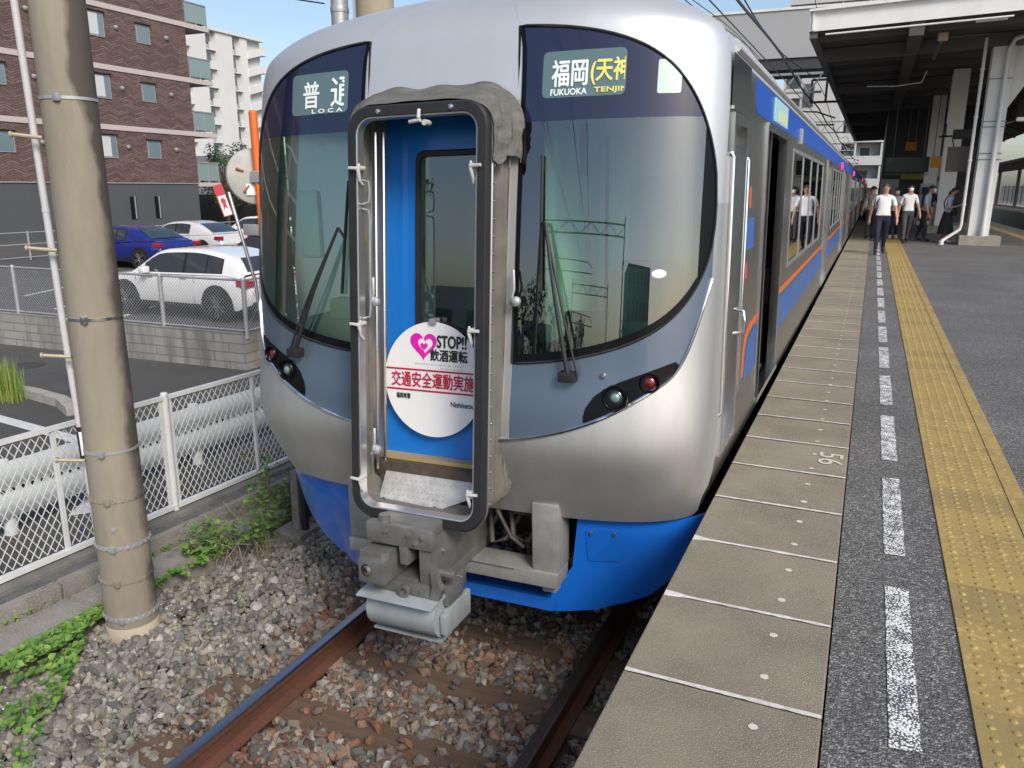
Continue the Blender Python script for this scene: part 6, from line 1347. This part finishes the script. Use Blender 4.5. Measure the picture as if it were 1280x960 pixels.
def person(loc, rz, label, shirt, legs, shoes, h=1.7, step=.12, arms=((-.06, .02), (.06, .02)), elbow=(.0, .0), lean_=0., girth=1., skirt=None, mask=False, grey_hair=False, look=0., long_hair=False, sleeve=.75, phone=False, glasses=False):
    """local: faces -y; x to the person's left in the picture is negative"""
    k = h/1.7; r_ = empty('person', loc, rz); tag(r_, label, 'person'); V = []; E = []; Rr = []; S = []
    def add(p_, r, a=None, sm=1, cut=1., sm2=1):
        V.append((p_[0]*k, p_[1]*k, p_[2]*k)); Rr.append(tuple(x*k for x in r) if isinstance(r, tuple) else r*k)
        if a is not None: E.append((a, len(V)-1)); S.append((sm, cut, sm2))
        return len(V)-1
    L_ = lean_
    pel = add((0, 0, .93), (.145*girth, .105*girth)); ws = add((0, -.01-.2*L_, 1.08), (.135*girth, .10*girth), pel, 1, 1, 1); ch = add((0, -.5*L_, 1.27), (.155*girth, .105*girth), ws, 1); sh = add((0, -.75*L_, 1.385), (.12, .085), ch, 1); nk = add((0, -.02-.9*L_, 1.47), .054, sh, 1, .5, 0); hb = add((0, -.035-L_, 1.545), .072, nk, 0, 1, 0); hm = add((0, -.035-L_-.1*look, 1.615), (.076, .09), hb, 0, 1, 0); ht = add((0, -.02-L_-.1*look, 1.672), (.058, .068), hm, 0, 1, 0)
    for s, (ax_, ay_), el in ((-1, arms[0], elbow[0]), (1, arms[1], elbow[1])):
        s0 = add((s*.155*girth, -.7*L_, 1.375), .062, sh, 1); s1 = add((s*.19*girth, -.68*L_+.01, 1.30), .053, s0, 1); e_ = add((s*.215*girth+ax_*.5, -.6*L_+ay_*.5+.02, 1.09), .040, s1, 1, sleeve, 0)
        if el > .5: w_ = add((s*.12, -.6*L_-.27, 1.16), .028, e_, 0, 1, 0); hd = add((s*.06, -.6*L_-.36, 1.20), .032, w_, 0, 1, 0); add((s*.03, -.6*L_-.41, 1.21), .018, hd, 0, 1, 0)
        else: w_ = add((s*.225*girth+ax_, -.55*L_+ay_-.03, .86), .028, e_, 0, 1, 0); hd = add((s*.225*girth+ax_*1.1, -.55*L_+ay_*1.2-.04, .79), (.022, .040), w_, 0, 1, 0); add((s*.222*girth+ax_*1.1, -.55*L_+ay_*1.3-.05, .715), (.014, .026), hd, 0, 1, 0); add((s*.205*girth+ax_*1.05, -.55*L_+ay_*1.3-.085, .765), .012, hd, 0, 1, 0)
    for s, st in ((-1, step), (1, -step)):
        hp = add((s*.085*girth, 0, .86), (.098*girth, .10*girth), pel, 2, 1, 2); kn = add((s*.095, -st*.9-.02*abs(st)/.12*(st > 0), .49), .064, hp, 2, 1, 2); ak = add((s*.10, -st*1.5+(.14 if st < 0 else 0)*abs(st)/.15, .10+(.05 if st < 0 else 0)*abs(st)/.15), .046, kn, 2 if skirt is None else 0, .93, 3); hl = add((s*.105, ak and (-st*1.5+(.14 if st < 0 else 0)*abs(st)/.15)-.08, .045+(.02 if st < 0 else 0)*abs(st)/.15), .042, ak, 3, 1, 3); add((s*.115, (-st*1.5+(.14 if st < 0 else 0)*abs(st)/.15)-.18, .035), (.030, .042), hl, 3, 1, 3)
    skin_body(V, E, Rr, S, 'body', [SKIN, shirt, legs, shoes], r_, k)
    hx = Vector((0, (-.028-L_-.1*look)*k, 1.625*k)); hr = MB(); n1, n2 = 14, 9; P = []
    for i in range(n2+1):
        th = math.pi*.56*i/n2; row = []
        for j in range(n1+1):
            a = 2*math.pi*j/n1; front = max(0, -math.sin(a)); lim = th*(1-.38*front) if not long_hair else th*(1.25-.6*front)
            row.append(hx+Vector((math.cos(a)*math.sin(lim)*.089, math.sin(a)*math.sin(lim)*.106+.012, math.cos(lim)*.082+.012))*k)
        P.append(row)
    hr.grid(P)
    if long_hair: hr.lathe(hx+Vector((0, .12*k, -.02*k)), (0, .5, -1), [(-.04, 0), (0, .035*k), (.06*k, .04*k), (.14*k, .02*k), (.16*k, 0)], 10)
    hr.build('hair', mat('hair_grey', (.05, .048, .046), .5) if grey_hair else HAIR, r_, smooth=60)
    fc = MB()
    if not mask:
        fc.lathe(hx+Vector((0, -.092, -.035))*k, (0, -1, -.2), [(-.01, .014*k), (.012*k, .010*k), (.022*k, 0)], 8, 0); fc.bbox(-.024*k, .024*k, hx.y-.094*k, hx.y-.075*k, hx.z-.078*k, hx.z-.068*k, .003*k, 1)
    for s in (-1, 1):
        fc.lathe(hx+Vector((s*.032, -.083, .0))*k, (0, -1, 0), [(-.01, .010*k), (.004*k, .008*k), (.006*k, 0)], 8, 2); fc.bbox(s*.034*k-.017*k, s*.034*k+.017*k, hx.y-.095*k, hx.y-.07*k, hx.z+.018*k, hx.z+.025*k, .002*k, 2)
        fc.lathe(hx+Vector((s*.083, .005, -.02))*k, (s, 0, 0), [(-.01, .012*k), (.010*k, .022*k), (.014*k, .016*k), (.014*k, 0)], 8, 0)
        if glasses: fc.tube([hx+Vector((s*.036+.026*math.cos(a), -.098, -.002+.018*math.sin(a)))*k for a in [2*math.pi*i/10 for i in range(10)]], .003*k, 4, 2, closed=True)
    fc.build('face', [SKIN, mat('lip', (.32, .12, .10), .5), HAIR], r_, smooth=60)
    if mask:
        mk = MB(); P = [[hx+Vector((.070*math.sin(a), -.012-.098*math.cos(a)*(1-.1*abs(j-1.5)), -.095+.030*j))*k for j in range(4)] for a in [R(-62+124*i/8) for i in range(9)]]
        mk.grid(P); mk.build('face_mask', WHITEP, r_, smooth=60)
    if skirt is not None:
        q = MB(); P = []
        for i in range(9):
            t = i/8; row = []
            for j in range(33): a = 2*math.pi*j/32; f_ = 1+.07*t*math.sin(a*8+i*.3); rad = .125+.13*t**.8; row.append(Vector((math.cos(a)*rad*f_, math.sin(a)*rad*f_*.9-.005, 1.0-.72*t))*k)
            P.append(row)
        q.grid(P); q.build('skirt', skirt, r_, smooth=70)
    if phone: q = MB(); q.bbox(-.04*k, .04*k, (-.6*L_-.43)*k, (-.6*L_-.42)*k, 1.17*k, 1.31*k, .003); q.build('hand_phone', DARKM, r_)
    return r_
SHW = mat('shirt_white', (.76, .76, .76), .75, var=(.70, .70, .71), vscale=7, bump=.15, bscale=16); NAVY = mat('trousers_navy', (.009, .011, .032), .8); BLK_ = mat('trousers_black', (.016, .016, .018), .8); SHB = mat('shirt_pale_blue', (.36, .44, .54), .75, var=(.32, .40, .50), vscale=8); SHG = mat('shirt_grey', (.22, .22, .21), .8); BEI = mat('trousers_beige', (.36, .29, .19), .8); GRT = mat('trousers_grey', (.055, .055, .06), .8); SHD = mat('shirt_dark', (.03, .028, .03), .8); SHOEW = mat('shoe_white', (.68, .67, .64), .6)
def bag(label, loc, rz, w_, d_, h, strap=None, m=None, k=1.):
    r_ = empty('shoulder_bag' if strap else 'backpack', loc, rz); tag(r_, label, 'bag'); q = MB(); q.bbox(-w_/2, w_/2, -d_/2, d_/2, -h/2, h/2, min(w_, d_, h)*.3); q.build('pouch', m or mat('bag_black', (.013, .013, .014), .7), r_, smooth=50)
    if strap: q = MB(); q.tube(strap, .018, 6); q.build('strap', mat('bag_black', (.013, .013, .014), .7), r_, smooth=50)
    return r_
person((.26, 22.3, .004), R(4), 'grey-haired man in a white short-sleeved shirt and navy trousers walking in front', SHW, NAVY, SHOE, 1.72, .13, ((-.03, .10), (.05, -.10)), girth=1.16, grey_hair=True, sleeve=.55, look=.1)
bag('thin black bag strap over the right shoulder of the walking man in navy trousers', (.07, 22.42, 1.02), 0, .10, .16, .22, strap=[(-.0, .04, -.05), (-.01, -.16, .0), (-.035, -.20, .20), (-.02, -.17, .36), (.01, -.07, .425), (.03, .05, .40), (.0, .09, .2)])
person((1.0, 27.4, .004), R(12), 'man in a white face mask, white shirt and grey trousers behind the front man', SHW, GRT, SHOE, 1.72, .12, ((-.03, .06), (.06, -.12)), mask=True, sleeve=.6, girth=1.05)
person((.70, 29.6, .004), R(5), 'dark-haired woman in a white mask mostly hidden between two men in white shirts', SHW, NAVY, SHOEW, 1.62, .05, mask=True, long_hair=True, girth=.92)
person((1.50, 28.6, .004), R(75), 'man in a pale blue shirt with a backpack standing sideways, looking down', SHB, BLK_, SHOE, 1.70, .07, ((-.02, -.1), (.02, -.1)), lean_=.09, mask=True, look=.5)
bag('slate grey backpack on the back of the man in the pale blue shirt', (1.33, 28.56, 1.24), R(75), .30, .16, .42, m=mat('bag_slate', (.10, .11, .14), .8))
person((1.98, 34.4, .004), R(160), 'person in a dark top and beige trousers standing by the vending machine', SHD, BEI, SHOEW, 1.70, .06, elbow=(1, 1), arms=((0, -.1), (0, -.1)))
person((2.12, 28.2, .004), R(80), 'woman in a light blue blouse and long black skirt looking at her phone', SHB, BLK_, SHOEW, 1.64, .03, ((0, -.1), (0, -.1)), elbow=(1, 1), lean_=.05, look=.7, skirt=BLK_, long_hair=True, sleeve=.95, phone=True, girth=.95)
bag('black rucksack worn on the front of the woman in the black skirt', (2.32, 28.22, 1.02), R(80), .30, .15, .40, strap=[(-.12, .05, .2), (-.14, .15, .35), (-.12, .24, .38), (-.1, .32, .2), (-.1, .28, 0)])
person((-.02, 29.0, .004), R(185), 'man in a grey shirt seen from behind, walking away beside the train', SHG, BLK_, SHOE, 1.68, .12, ((-.03, .1), (.03, -.1)), girth=1.08)
